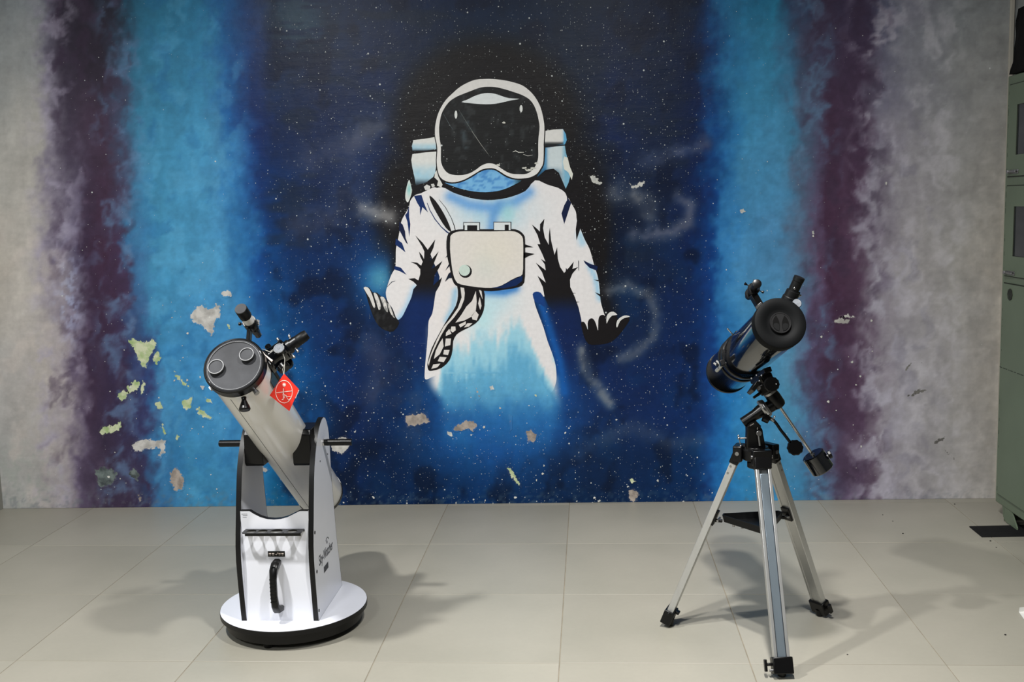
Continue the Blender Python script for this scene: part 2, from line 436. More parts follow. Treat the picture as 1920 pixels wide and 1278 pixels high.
def mural(x, y):
    """paint colour (sRGB 0-255 under the wall's own light) at photo-scale wall coordinates"""
    wx = x + 44 * (fbm(x / 40, y / 46, 1) - .5) + 26 * (fbm(x / 11, y / 13, 2) - .5)
    wy = y + 120 * (fbm(x / 60, y / 60, 3) - .5)
    ys = [r[0] for r in ROWS]
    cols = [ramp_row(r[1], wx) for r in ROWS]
    yy = np.clip(wy, 0, 950)
    c = np.zeros(np.shape(x) + (3,)); 
    for i in range(len(ys) - 1):
        t = np.clip((yy - ys[i]) / (ys[i + 1] - ys[i]), 0, 1)
        m = ((yy >= ys[i]) & (yy < ys[i + 1] + (1 if i == len(ys) - 2 else 0)))[..., None]
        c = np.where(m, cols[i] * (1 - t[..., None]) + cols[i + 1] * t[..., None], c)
    n = fbm(x / 30, y / 34, 11); nf = fbm(x / 9, y / 9, 12); nv = fbm(x / 8, y / 60, 13); nh = fbm(x / 60, y / 7, 14)
    # smoky mottling on the outer bands
    ux = x + 30 * (fbm(x / 34, y / 20, 71) - .5); uy = y + 44 * (fbm(x / 26, y / 30, 72) - .5)
    d1 = fbm(ux / 30, uy / 44, 21, 5); d2 = fbm(ux / 15, uy / 20, 22, 4); d3 = fbm(ux / 26, uy / 36, 23, 5)
    for lo, hi, cc, k in ((66, 140, (150, 145, 164), .6), (188, 262, (84, 110, 142), .65), (1488, 1560, (84, 116, 146), .65), (1600, 1690, (140, 137, 156), .65), (1620, 1800, (176, 174, 182), .4)):
        band = sm(lo - 30, lo + 22, ux) * sm(hi + 30, hi - 22, ux)
        c = mixc(c, cc, k * band * sm(.46, .68, .6 * d1 + .4 * d2))
    for lo, hi, k in ((90, 250, .5), (1500, 1665, .5)):
        band = sm(lo - 20, lo + 20, ux) * sm(hi + 20, hi - 20, ux)
        c = mixc(c, (62, 50, 70), k * band * sm(.5, .72, d3))
    c = mixc(c, (120, 118, 134), .35 * sm(1650, 1700, ux) * sm(1790, 1720, ux) * sm(.5, .7, d3))
    # broad dabs all over the painted bands
    c = c * (1 + .16 * (d2 - .5) * sm(0, 200, x) + .14 * (d1 - .5))[..., None]
    c = mixc(c, (36, 98, 150), .35 * sm(240, 290, x) * sm(470, 420, x) * sm(.54, .72, d3))
    c = mixc(c, (86, 150, 186), .30 * sm(240, 290, x) * sm(480, 440, x) * sm(.52, .7, d1))
    c = mixc(c, (150, 158, 188), .7 * ell(x, y, 130, 560, 26, 90) * sm(.45, .65, nf))
    c = mixc(c, (186, 178, 172), .5 * sm(170, 60, x) * sm(.5, .75, n) * sm(300, 500, y))
    c = mixc(c, (140, 146, 140), .5 * sm(150, 60, x) * sm(.55, .7, nf) * sm(780, 900, y))
    # navy field: cloudy brushwork, and a painted glare near the top
    nav = sm(480, 520, x) * sm(1330, 1300, x)
    c = mixc(c, (32, 36, 58), .7 * nav * sm(.5, .75, fbm(x / 80, y / 30, 41)) * sm(600, 400, y))
    c = mixc(c, (14, 48, 98), .45 * nav * sm(.5, .72, fbm(x / 60, y / 50, 43)) * sm(330, 560, y))
    c = mixc(c, (8, 18, 44), .65 * nav * sm(.52, .7, fbm(x / 50, y / 60, 45)))
    c = mixc(c, (90, 92, 104), .55 * ell(x, y, 560, 40, 60, 62) * sm(.42, .65, nh) * sm(-20, 10, x - 480))  # pale streaky lamp glare off the plaster, put into the paint
    c = mixc(c, (22, 84, 150), .5 * stroke(x, y, [(550, 640), (580, 720), (600, 790)], 26))
    c = c * (1 + nav[..., None] * np.array([-.34, -.08 , -.10]) * (1 + .8 * sm(780, 860, y)[..., None]))
    # black halo round the helmet and shoulders
    bl = np.maximum.reduce([ell(x, y, 915, 248, 178, 178, soft=.18), .95 * ell(x, y, 770, 395, 66, 120, soft=.35), .97 * ell(x, y, 1092, 440, 55, 165, soft=.35),
                            .8 * ell(x, y, 748, 520, 26, 60, soft=.4), .9 * ell(x, y, 1045, 350, 90, 110, soft=.3), .9 * stroke(x, y, [(1120, 520), (1140, 590)], 22)])
    c = mixc(c, (19, 17, 19), np.clip(bl * (.9 + .2 * nf), 0, 1))
    # blue glow by the left hand
    c = mixc(c, (24, 84, 146), .85 * ell(x, y, 706, 530, 48, 60) * sm(748, 722, x))
    c = mixc(c, (72, 140, 168), .9 * ell(x, y, 712, 522, 26, 30) * sm(742, 722, x))
    c = mixc(c, (14, 38, 88), .9 * ell(x, y, 795, 600, 40, 95, soft=.5))
    c = mixc(c, (14, 34, 80), .85 * ell(x, y, 1062, 610, 36, 90, soft=.5))
    # torso fading into the mural
    lx = 798 + 24 * sm(712, 760, y); rx_ = np.interp(y, [600, 640, 664, 685, 699, 707, 760], [1004, 1018, 1029, 1036, 1042, 1052, 1056])
    tm = sm(lx - 4, lx + 22, x) * sm(rx_ + 8, rx_ - 26, x) * sm(600, 620, y)
    low = sm(880, 735, y + 70 * (n - .5) + 0.0006 * (x - 930) ** 2)
    c = mixc(c, (22, 78, 144), .9 * ell(x, y, 930, 778, 150, 104, soft=.5) * (.55 + .7 * n))
    tcol = torso_col(x, y)
    c = c * (1 - (tm * low)[..., None]) + tcol * (tm * low)[..., None]
    c = mixc(c, (20, 84, 158), .9 * stroke(x, y, [(1012, 560), (1031, 620), (1050, 680), (1058, 735)], 9) * sm(545, 560, y))
    c = mixc(c, (70, 118, 142), .25 * ell(x, y, 870, 740, 60, 40) * sm(.5, .7, nf))
    # grey smoke trails and clouds
    gs = lambda pts, wd, k: k * stroke(x + 10 * (n - .5), y + 14 * (nf - .5), pts, wd) * (.45 + .55 * sm(.3, .6, fbm(x / 30, y / 30, 51)))
    c = mixc(c, (112, 114, 124), gs([(664, 256), (704, 234)], 26, .5))
    c = mixc(c, (150, 150, 150), gs([(676, 390), (728, 406)], 16, .7))
    c = mixc(c, (70, 74, 96), gs([(580, 300), (660, 280), (650, 400), (560, 420)], 34, .5))
    c = mixc(c, (100, 104, 112), gs([(1160, 362), (1200, 376), (1215, 395)], 20, .8))
    c = mixc(c, (86, 92, 112), gs([(1190, 440), (1260, 436), (1292, 415), (1296, 386), (1270, 366)], 12, .8))
    c = mixc(c, (74, 84, 112), gs([(1210, 300), (1260, 290), (1320, 268)], 14, .8))
    c = mixc(c, (112, 116, 122), gs([(1140, 545), (1175, 536), (1215, 552), (1234, 590), (1225, 635), (1190, 662), (1165, 670)], 11, .5))
    c = mixc(c, (140, 142, 140), gs([(1090, 655), (1098, 690), (1122, 730), (1145, 755)], 10, .65))
    c = mixc(c, (84, 90, 108), gs([(1090, 845), (1180, 800), (1260, 830), (1310, 826)], 16, .3))
    c = mixc(c, (60, 66, 92), gs([(690, 640), (720, 690), (700, 740)], 26, .6))
    c = mixc(c, (52, 60, 84), .5 * ell(x, y, 770, 780, 70, 60) * sm(.5, .7, n))
    # streaks of the brush
    k = 1 + .10 * (nf - .5) + .05 * (nv - .5) + .05 * (nh - .5)
    c = c * k[..., None]
    # scuffed, patchy foot of the wall
    foot = sm(905, 944, y + 16 * (nf - .5))
    c = mixc(c, (96, 104, 110), .35 * foot * sm(.5, .68, fbm(x / 7, y / 6, 61)))
    return np.clip(c, 3, 250)

def star_density(x, y):
    d = .12 + .75 * sm(470, 560, x) * sm(1340, 1280, x)
    d = d + .9 * ell(x, y, 1050, 190, 60, 90) + .5 * ell(x, y, 1130, 250, 130, 200) + .4 * ell(x, y, 640, 320, 140, 160) + .4 * ell(x, y, 700, 390, 60, 40)
    d = d * (1 - .8 * sm(200, 40, x)) * (1 - .75 * sm(1560, 1660, x)) * (1 - .55 * sm(240, 280, x) * sm(470, 430, x))
    d = d * (1 - .8 * ell(x, y, 920, 720, 110, 90))
    return np.clip(d, 0, 1.6)

def px_of(X, Z, Y=WALL_Y):
    """wall point -> photo-scale coordinates (so that shapes measured from the photograph can be laid out on the wall)"""
    vx, vy, vz = X, Y, Z - CAMZ
    dx = vx * CR.x + vy * CR.y + vz * CR.z
    dy = vx * CU.x + vy * CU.y + vz * CU.z
    dz = vx * CF.x + vy * CF.y + vz * CF.z
    return 960 + FPX * dx / dz, 639 - FPX * dy / dz

WK = 1.0 / 0.80      # paint reflectance for a colour seen under this wall's light
def mural_material():
    m = bpy.data.materials.new('mural_paint')
    m.use_nodes = True
    nt = m.node_tree; N = nt.nodes.new; L = nt.links.new
    b = nt.nodes['Principled BSDF']
    at = N('ShaderNodeAttribute'); at.attribute_name = 'paint'
    tc = N('ShaderNodeTexCoord'); sx = N('ShaderNodeSeparateXYZ'); L(tc.outputs['Object'], sx.inputs[0])
    cb = N('ShaderNodeCombineXYZ'); L(sx.outputs['X'], cb.inputs['X']); L(sx.outputs['Z'], cb.inputs['Y'])
    # brushed variation
    n1 = N('ShaderNodeTexNoise'); n1.inputs['Scale'].default_value = 60; n1.inputs['Detail'].default_value = 6
    L(cb.outputs[0], n1.inputs[0])
    mr = N('ShaderNodeMapRange'); mr.inputs[1].default_value = .3; mr.inputs[2].default_value = .7; mr.inputs[3].default_value = .96; mr.inputs[4].default_value = 1.04
    L(n1.outputs[0], mr.inputs[0])
    sc = N('ShaderNodeVectorMath'); sc.operation = 'SCALE'
    L(at.outputs['Color'], sc.inputs[0]); L(mr.outputs[0], sc.inputs['Scale'])
    col = sc.outputs[0]
    # spattered stars
    def layer(scale, rad, dens, col, bright):
        v = N('ShaderNodeTexVoronoi'); v.voronoi_dimensions = '2D'; v.inputs['Scale'].default_value = scale
        L(cb.outputs[0], v.inputs['Vector'])
        s = N('ShaderNodeSeparateColor'); L(v.outputs['Color'], s.inputs[0])
        th = N('ShaderNodeMath'); th.operation = 'MULTIPLY'; L(at.outputs['Alpha'], th.inputs[0]); th.inputs[1].default_value = dens
        lt = N('ShaderNodeMath'); lt.operation = 'LESS_THAN'; L(s.outputs[0], lt.inputs[0]); L(th.outputs[0], lt.inputs[1])
        pw = N('ShaderNodeMath'); pw.operation = 'POWER'; L(s.outputs[2], pw.inputs[0]); pw.inputs[1].default_value = 2.2
        r = N('ShaderNodeMapRange'); r.inputs[3].default_value = rad * .35 * scale; r.inputs[4].default_value = rad * scale
        L(pw.outputs[0], r.inputs[0])
        q = N('ShaderNodeMath'); q.operation = 'DIVIDE'; L(v.outputs['Distance'], q.inputs[0]); L(r.outputs[0], q.inputs[1])
        f = N('ShaderNodeMapRange'); f.inputs[1].default_value = .6; f.inputs[2].default_value = 1.1; f.inputs[3].default_value = bright; f.inputs[4].default_value = 0
        L(q.outputs[0], f.inputs[0])
        k = N('ShaderNodeMath'); k.operation = 'MULTIPLY'; L(f.outputs[0], k.inputs[0]); L(lt.outputs[0], k.inputs[1])
        mx = N('ShaderNodeMix'); mx.data_type = 'RGBA'
        L(k.outputs[0], mx.inputs[0]); L(col, mx.inputs[6]); mx.inputs[7].default_value = (.62, .66, .66, 1)
        return mx.outputs[2]
    col = layer(95, .0020, .13, col, .6)
    col = layer(52, .0030, .11, col, .8)
    col = layer(21, .0048, .09, col, 1.0)
    L(col, b.inputs['Base Color'])
    b.inputs['Roughness'].default_value = .40
    b.inputs['Specular IOR Level'].default_value = .17
    # plaster relief: long horizontal trowel marks, grain
    mp = N('ShaderNodeMapping'); mp.inputs['Scale'].default_value = (5, 38, 1); L(cb.outputs[0], mp.inputs[0])
    n2 = N('ShaderNodeTexNoise'); n2.inputs['Scale'].default_value = 1; n2.inputs['Detail'].default_value = 7; n2.inputs['Roughness'].default_value = .62
    L(mp.outputs[0], n2.inputs[0])
    n3 = N('ShaderNodeTexNoise'); n3.inputs['Scale'].default_value = 13; n3.inputs['Detail'].default_value = 8; n3.inputs['Roughness'].default_value = .6
    L(cb.outputs[0], n3.inputs[0])
    ad = N('ShaderNodeMath'); ad.operation = 'MULTIPLY_ADD'; L(n2.outputs[0], ad.inputs[0]); ad.inputs[1].default_value = .45; L(n3.outputs[0], ad.inputs[2])
    bp = N('ShaderNodeBump'); bp.inputs['Strength'].default_value = .36; bp.inputs['Distance'].default_value = .004
    L(ad.outputs[0], bp.inputs['Height']); L(bp.outputs[0], b.inputs['Normal'])
    return m
M_mural = mural_material()

def set_paint(me, cols, alpha):
    ca = me.color_attributes.new('paint', 'FLOAT_COLOR', 'POINT')
    a = np.concatenate([np.clip(lin(cols) * WK, 0, .88), np.asarray(alpha).reshape(-1, 1)], 1).astype(np.float32)
    ca.data.foreach_set('color', a.ravel())

# one wall with its paint; the mesh is fine enough to carry the brushwork
def build_wall():
    STEP = .0085
    x0, x1, z0, z1 = XL - .12, XR + .12, 0.0, ZC
    zf = 2.62
    nx = int((x1 - x0) / STEP) + 1; nz = int(zf / STEP) + 1
    X, Z = np.meshgrid(np.linspace(x0, x1, nx), np.linspace(z0, zf, nz))
    px, py = px_of(X.ravel(), Z.ravel())
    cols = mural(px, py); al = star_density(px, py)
    n = nx * nz
    vs = np.stack([X.ravel(), np.full(n, WALL_Y), Z.ravel()], 1)
    # top strip and solid back
    ex = np.array([(x0, WALL_Y, z1), (x1, WALL_Y, z1), (x0, WALL_Y + .12, z0), (x1, WALL_Y + .12, z0), (x1, WALL_Y + .12, z1), (x0, WALL_Y + .12, z1)])
    allv = np.concatenate([vs, ex]).astype(np.float32)
    i = np.arange(nx - 1)[None, :] + nx * np.arange(nz - 1)[:, None]
    q = np.stack([i, i + 1, i + nx + 1, i + nx], -1).reshape(-1, 4)
    tl, tr, bl2, br = n - nx, n - 1, 0, nx - 1
    extra = np.array([(n, tl, tr, n + 1), (n + 3, n + 2, n + 5, n + 4), (0, n + 2, n + 3, br), (n, n + 1, n + 4, n + 5)])
    faces = np.concatenate([q, extra[1:]])
    me = bpy.data.meshes.new('wall_back')
    topfan = [int(n)] + [int(v) for v in range(n - nx, n)] + [int(n + 1)]
    nf = len(faces)
    me.vertices.add(len(allv)); me.vertices.foreach_set('co', allv.ravel())
    loops = np.concatenate([faces.ravel(), np.array(topfan[:1] + topfan[1:])])
    me.loops.add(len(loops)); me.loops.foreach_set('vertex_index', loops.astype(np.int32))
    me.polygons.add(nf + 1)
    st = np.concatenate([np.arange(nf) * 4, [nf * 4]]).astype(np.int32)
    me.polygons.foreach_set('loop_start', st)
    me.update(calc_edges=True); me.validate()
    kc = np.concatenate([cols, np.tile([[60, 80, 110]], (6, 1))]); ka = np.concatenate([al, np.full(6, .1)])
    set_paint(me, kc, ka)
    me.materials.append(M_mural)
    o = bpy.data.objects.new('wall_back', me)
    COL.objects.link(o)
    o['kind'] = 'structure'
    return o
wall = build_wall()

# ---- painted shapes: flat films of paint lying on the plaster
LAYER = .0005
def smooth_poly(p, k=4):
    n = len(p); out = []
    for i in range(n):
        p0, p1, p2, p3 = [np.array(p[(i + d) % n], float) for d in (-1, 0, 1, 2)]
        for j in range(k):
            t = j / k
            out.append(tuple(.5 * ((2 * p1) + (-p0 + p2) * t + (2 * p0 - 5 * p1 + 4 * p2 - p3) * t * t + (-p0 + 3 * p1 - 3 * p2 + p3) * t ** 3)))
    return out
def cv(c, pts):     # points noted on an enlarged view -> photo scale
    ox, oy, s = c
    return [(ox + a / s, oy + b / s) for a, b in pts]
A_, B_, C_, D_ = (740, 120, 4.564), (660, 340, 4.26), (920, 340, 3.993), (740, 520, 3.758)

class Film:
    def __init__(s): s.v = []; s.f = []; s.c = []; s.a = []
    def poly(s, pts, col, lay, sm_=0, step=8, star=0.0):
        if sm_: pts = smooth_poly(pts, sm_)
        P = np.array(pts)
        x0, y0 = P.min(0); x1, y1 = P.max(0)
        vs = [Vector((float(a), float(b))) for a, b in pts]
        n = len(vs)
        if callable(col) and step:
            gx = np.arange(x0 + step / 2, x1, step); gy = np.arange(y0 + step / 2, y1, step)
            vs += [Vector((float(a), float(b))) for a in gx for b in gy]
        ov, oe, of, *_ = delaunay_2d_cdt(vs, [], [list(range(n))], 1, 1e-4)
        px = np.array([v.x for v in ov]); py = np.array([v.y for v in ov])
        k = len(s.v)
        Y = WALL_Y - LAYER * lay
        for a, b in zip(px, py):
            s.v.append(tuple(atY(a, b, Y)))
        s.f += [tuple(i + k for i in f) for f in of]
        cc = col(px, py) if callable(col) else np.tile(np.array([col], float), (len(px), 1))
        s.c.append(cc); s.a.append(np.full(len(px), star))
        return s
    def line(s, pts, w_, col, lay, taper=True, sm_=0):
        """a brush line; w_ may be a number or one per point"""
        P = [np.array(p, float) for p in pts]; n = len(P)
        ws = w_ if isinstance(w_, (list, tuple)) else [w_ * (math.sin(math.pi * (i + .3) / (n - .4)) * .8 + .2 if taper else 1) for i in range(n)]
        l, r = [], []
        for i in range(n):
            t = P[min(i + 1, n - 1)] - P[max(i - 1, 0)]; t = t / (np.hypot(*t) + 1e-9)
            nn = np.array([-t[1], t[0]]) * ws[i] / 2
            l.append(tuple(P[i] + nn)); r.append(tuple(P[i] - nn))
        return s.poly(l + r[::-1], col, lay)
    def build(s, name, parent, label=None, m=None):
        me = bpy.data.meshes.new(name)
        me.from_pydata(s.v, [], s.f); me.update()
        bm = bmesh.new(); bm.from_mesh(me)
        for f in bm.faces:
            f.normal_update()
            if f.normal.y > 0: f.normal_flip()
        bm.to_mesh(me); bm.free()
        set_paint(me, np.concatenate(s.c), np.concatenate(s.a))
        me.materials.append(m or M_mural)
        o = bpy.data.objects.new(name, me); COL.objects.link(o); o.parent = parent
        if label: o['label'] = label
        return o

W_ = (214, 212, 213); K_ = (22, 20, 22)
def blend_to_wall(y0, y1, top=K_):
    def f(x, y):
        t = sm(y0, y1, y)[..., None]
        return np.array(top, float) * (1 - t) + mural(x, y) * t
    return f
# suit
F = Film()
left_arm = cv(B_, [(700, 60), (550, 95), (500, 112), (466, 155), (456, 200), (430, 250), (397, 310), (383, 380), (366, 470), (351, 540), (349, 640), (344, 692), (312, 750), (278, 850), (271, 900), (286, 960), (322, 1012), (345, 1070), (362, 1106), (400, 1080), (440, 1000), (474, 925), (492, 860), (520, 828), (560, 700), (600, 600), (700, 400)])
torso = [(829, 351), (850, 361), (882, 371), (915, 375), (950, 371), (985, 358), (1003, 338), (1030, 346), (1052, 355), (1062, 366), (1060, 384)] + cv(C_, [(560, 300), (560, 690), (430, 800), (405, 860), (372, 850), (332, 860)]) + cv(D_, [(985, 175), (1012, 255), (1048, 350), (1078, 450), (1112, 540), (1134, 620), (1140, 700)])
torso += [(1042, 718), (1037, 732), (1029, 736), (1021, 726), (1013, 710), (1000, 702), (960, 700), (900, 700), (840, 700)] + cv(D_, [(300, 688), (262, 702), (224, 718), (211, 700), (215, 620), (226, 500), (234, 400), (240, 305), (266, 250), (285, 130), (300, 55)]) + cv(B_, [(670, 880), (700, 760), (620, 560), (600, 300)]) + [(812, 360)]
right_arm = cv(C_, [(480, 60), (570, 112), (606, 168), (638, 228), (645, 290), (670, 350), (702, 430), (740, 505), (765, 590), (778, 640), (800, 705), (814, 790), (824, 900), (848, 985), (860, 1040), (800, 1115), (730, 1110), (680, 1062), (676, 1040), (655, 945), (625, 862), (594, 790), (593, 730), (602, 690), (560, 640), (450, 400)])
for k, p in enumerate((torso, left_arm, right_arm)):
    F.poly(p, torso_col, .6 + .3 * k, sm_=3, step=5)
astro = F.build('painted_astronaut', wall, 'white spacesuit figure painted on the mural')

F = Film()
def pack_l(y0, y1):
    def f(x, y):
        c = np.tile(np.array([[206, 208, 206.]]), (len(x), 1))
        t = (y - y0) / (y1 - y0)
        c = mixc(c, (140, 186, 208), sm(.25, .7, t) * (.6 + .6 * (fbm(x / 9, y / 9, 3) - .3)))
        return mixc(c, (26, 34, 44), sm(.74, 1.0, t))
    return f
F.poly(cv(A_, [(160, 650), (250, 640), (342, 625), (352, 680), (356, 728), (250, 742), (152, 742), (148, 700)]), pack_l(259, 284), 1, step=3)
F.poly(cv(A_, [(152, 770), (250, 757), (356, 748), (357, 850), (348, 925), (330, 965), (270, 1012), (182, 1038), (172, 980), (150, 880), (142, 820)]), pack_l(283, 349), 1, step=4)
F.poly(cv(A_, [(122, 990), (140, 1040), (146, 1100), (115, 1182), (92, 1150), (96, 1080)]), lambda x, y: mixc(np.tile(np.array([[205, 208, 205.]]), (len(x), 1)), (130, 190, 190), ell(x, y, 767, 355, 4, 12)), 1, sm_=3, step=3)
def pack_r(x, y):
    c = np.tile(np.array([[190, 202, 206.]]), (len(x), 1))
    c = mixc(c, (70, 128, 170), sm(1030, 1022, x)); c = mixc(c, (96, 158, 190), sm(1052, 1060, x) * .8)
    return mixc(c, (28, 70, 100), sm(310, 330, y) * sm(1060, 1040, x))
F.poly(cv(A_, [(1290, 715), (1372, 706), (1456, 697), (1466, 760), (1490, 850), (1508, 930), (1490, 1010), (1464, 1066), (1440, 1010), (1405, 930), (1360, 895), (1290, 905), (1215, 972), (1245, 910), (1276, 850), (1287, 780)]), pack_r, 1, step=4)
F.poly(cv(A_, [(1285, 572), (1360, 560), (1440, 556), (1465, 600), (1473, 650), (1456, 688), (1370, 697), (1288, 705), (1280, 640)]), lambda x, y: mixc(mixc(np.tile(np.array([[206, 206, 204.]]), (len(x), 1)), (24, 28, 32), sm(264, 270, y)), (90, 160, 200), sm(1054, 1058, x)), 2, step=3)
F.poly(cv(A_, [(1452, 790), (1480, 800), (1500, 880), (1526, 940), (1516, 992), (1485, 925), (1450, 900), (1440, 835)]), (206, 208, 200), 3)
F.poly(cv(A_, [(1215, 975), (1290, 925), (1360, 930), (1410, 962), (1440, 1020), (1464, 1082), (1400, 1058), (1300, 1028)]), K_, 2, sm_=2)
F.poly(cv(A_, [(250, 1050), (275, 1030), (305, 1045), (300, 1075), (262, 1078)]), (200, 200, 198), 2)
F.poly(cv(A_, [(345, 930), (362, 905), (372, 960), (410, 1030), (400, 1055), (362, 1040), (372, 1000), (340, 970)]), (204, 204, 200), 2)
F.poly(cv(A_, [(310, 1028), (335, 1022), (345, 1045), (320, 1055)]), (190, 190, 188), 2)
F.build('painted_backpack', astro, 'blue and white life support pack behind the helmet')

F = Film()
F.poly(cv(A_, [(408, 1000), (470, 1045), (560, 1075), (680, 1094), (780, 1098), (900, 1085), (1000, 1055), (1075, 1012), (1130, 985), (1205, 945), (1222, 962), (1185, 1010), (1110, 1062), (1020, 1102), (920, 1130), (800, 1141), (700, 1138), (600, 1110), (500, 1072), (430, 1034)]), K_, 2, sm_=2)
F.poly(cv(A_, [(430, 1015), (520, 1022), (600, 1000), (680, 955), (740, 915), (800, 902), (860, 908), (930, 950), (1000, 985), (1085, 995), (1040, 1024), (960, 1062), (880, 1086), (780, 1096), (680, 1090), (580, 1070), (500, 1045)]),
       lambda x, y: mixc(mixc(np.tile(np.array([[112, 170, 212.]]), (len(x), 1)), (70, 130, 190), sm(.45, .65, fbm(x / 7, y / 4, 8))), (40, 70, 80), sm(958, 978, x)), 3, sm_=2, step=4)
F.build('painted_collar', astro, 'blue neck under a black curved collar')

F = Film()
F.poly(cv(A_, [(338, 560), (345, 500), (363, 428), (394, 360), (436, 298), (486, 249), (556, 188), (638, 146), (700, 127), (760, 122), (840, 122), (930, 132), (1012, 149), (1094, 176), (1156, 220), (1206, 276), (1248, 346), (1273, 428), (1289, 520), (1289, 600), (1284, 680), (1285, 760), (1280, 855), (1254, 908), (1222, 950), (1165, 980), (1100, 990), (1026, 990), (955, 968), (895, 930), (850, 906), (792, 904), (744, 917), (696, 947), (645, 977), (594, 1002), (520, 1022), (455, 1020), (402, 998), (372, 955), (356, 890), (352, 820), (357, 740), (352, 680), (339, 620)]), K_, 3, sm_=2)
F.poly(cv(A_, [(345, 560), (352, 500), (370, 430), (400, 365), (440, 305), (490, 255), (560, 195), (640, 152), (700, 133), (760, 128), (840, 128), (930, 138), (1010, 155), (1090, 182), (1150, 225), (1200, 280), (1240, 350), (1265, 430), (1280, 520), (1280, 600), (1275, 680), (1275, 760), (1270, 850), (1245, 900), (1215, 940), (1160, 968), (1100, 978), (1030, 978), (960, 955), (900, 918), (850, 893), (790, 892), (740, 905), (690, 935), (640, 965), (590, 990), (520, 1010), (460, 1008), (410, 986), (380, 950), (365, 890), (360, 820), (365, 740), (360, 680), (347, 620)]), (210, 209, 207), 4, sm_=3)
F.build('painted_helmet', astro, 'white helmet rim with black outline')
F = Film()
F.poly(cv(A_, [(380, 560), (385, 500), (400, 430), (430, 370), (470, 320), (520, 285), (570, 262), (640, 235), (720, 205), (780, 195), (860, 197), (940, 215), (1020, 240), (1090, 265), (1150, 300), (1190, 350), (1215, 410), (1230, 470), (1240, 540), (1232, 620), (1228, 700), (1228, 800), (1210, 860), (1180, 905), (1130, 938), (1060, 942), (990, 935), (930, 905), (880, 870), (840, 852), (790, 850), (740, 870), (700, 900), (650, 930), (590, 948), (520, 950), (460, 935), (420, 895), (398, 840), (395, 780), (395, 700), (385, 640)]),
       lambda x, y: mixc(mixc(np.tile(np.array([[24, 25, 26.]]), (len(x), 1)), (62, 74, 80), .8 * np.maximum(stroke(x, y, [(866, 215), (885, 240)], 6), stroke(x, y, [(868, 248), (874, 275)], 5)) * sm(.3, .6, fbm(x / 6, y / 6, 5))), (52, 56, 58), .6 * sm(.62, .75, fbm(x / 10, y / 14, 6))), 5, sm_=3, step=4, star=.35)
F.poly(cv(A_, [(572, 325), (620, 305), (680, 275), (740, 255), (800, 248), (860, 255), (920, 275), (980, 292), (1068, 298), (1000, 310), (930, 326), (860, 340), (780, 344), (700, 340), (640, 334)]), (206, 212, 214), 6, sm_=2)
for cx, cy, rx, ry in ((524, 433, 12, 35), (1082, 382, 13, 31)):
    F.poly(cv(A_, [(cx + rx * math.cos(t * .524), cy + ry * math.sin(t * .524)) for t in range(12)]), (206, 210, 208), 6)
F.line(cv(A_, [(548, 390), (610, 490), (680, 600), (740, 690), (812, 788)]), .9, (92, 98, 96), 6)
F.line(cv(A_, [(660, 575), (740, 690), (800, 770)]), .7, (150, 150, 145), 6.4)
F.line(cv(A_, [(415, 420), (470, 520), (500, 560)]), 1.0, (70, 80, 84), 6)
F.line(cv(A_, [(1010, 752), (1035, 742), (1060, 755), (1105, 755)]), 1.6, (196, 196, 190), 6)
F.line(cv(A_, [(1100, 772), (1140, 785), (1180, 778)]), 1.2, (170, 170, 166), 6)
for (cx, cy, r) in ((1112, 888, 12), (1150, 905, 16), (1185, 890, 14), (885, 865, 12), (1210, 850, 10), (935, 500, 9), (1130, 900, 10)):
    F.poly(cv(A_, [(cx + r * (1 + .7 * random.random()) * math.cos(t * .785) * 1.3, cy + r * (.3 + .8 * random.random()) * math.sin(t * .785)) for t in range(8)]), (188, 188, 180), 6)
F.build('painted_visor', astro, 'black visor with a white highlight')

# arm-pits, folds and blue marks
F = Film()
F.poly(cv(B_, [(505, 430), (565, 490), (605, 545), (665, 462), (650, 530), (625, 585), (622, 640), (692, 558), (655, 650), (632, 700), (665, 680), (722, 635), (690, 700), (660, 745), (648, 830), (720, 765), (700, 830), (668, 885), (656, 950), (646, 1010), (612, 1090), (604, 1190), (600, 1300), (500, 1290), (400, 1200), (365, 1112), (400, 1083), (445, 1000), (475, 925), (490, 860), (518, 828), (490, 800), (450, 778), (500, 772), (530, 790), (545, 740), (545, 700), (515, 665), (468, 642), (520, 648), (552, 672), (565, 640), (545, 600), (535, 560), (560, 590), (575, 620), (578, 560), (560, 520)]), blend_to_wall(525, 575), 2, step=6)
F.poly(cv(C_, [(308, 322), (345, 352), (368, 375), (370, 320), (403, 278), (392, 350), (405, 420), (435, 475), (436, 400), (443, 345), (452, 440), (478, 550), (497, 492), (503, 580), (520, 640), (550, 685), (590, 640), (622, 600), (612, 655), (655, 640), (612, 690), (594, 735), (596, 790), (628, 860), (657, 940), (678, 1030), (690, 1120), (600, 1100), (520, 1000), (432, 932), (405, 870), (390, 790), (350, 705), (412, 757), (385, 680), (338, 608), (412, 665), (405, 620), (376, 580), (410, 600), (385, 540), (350, 470), (372, 470), (350, 400)]), blend_to_wall(548, 590), 2, step=6)
BL = (18, 42, 92)
for pts, c in ((
    [(495, 115), (520, 170), (542, 205), (545, 272), (562, 205), (607, 247), (582, 190), (555, 108)], BL),
    ([(455, 195), (440, 250), (424, 268), (442, 320), (458, 442), (466, 340), (456, 285)], BL),
    ([(378, 320), (405, 345), (424, 400), (428, 450), (447, 502), (432, 490), (400, 430), (376, 385)], (16, 26, 58)),
    ([(350, 455), (400, 492), (427, 566), (385, 532), (346, 505)], BL),
    ([(340, 675), (390, 688), (437, 746), (385, 718), (338, 702)], BL)):
    F.poly(cv(B_, pts), c, 2.5)
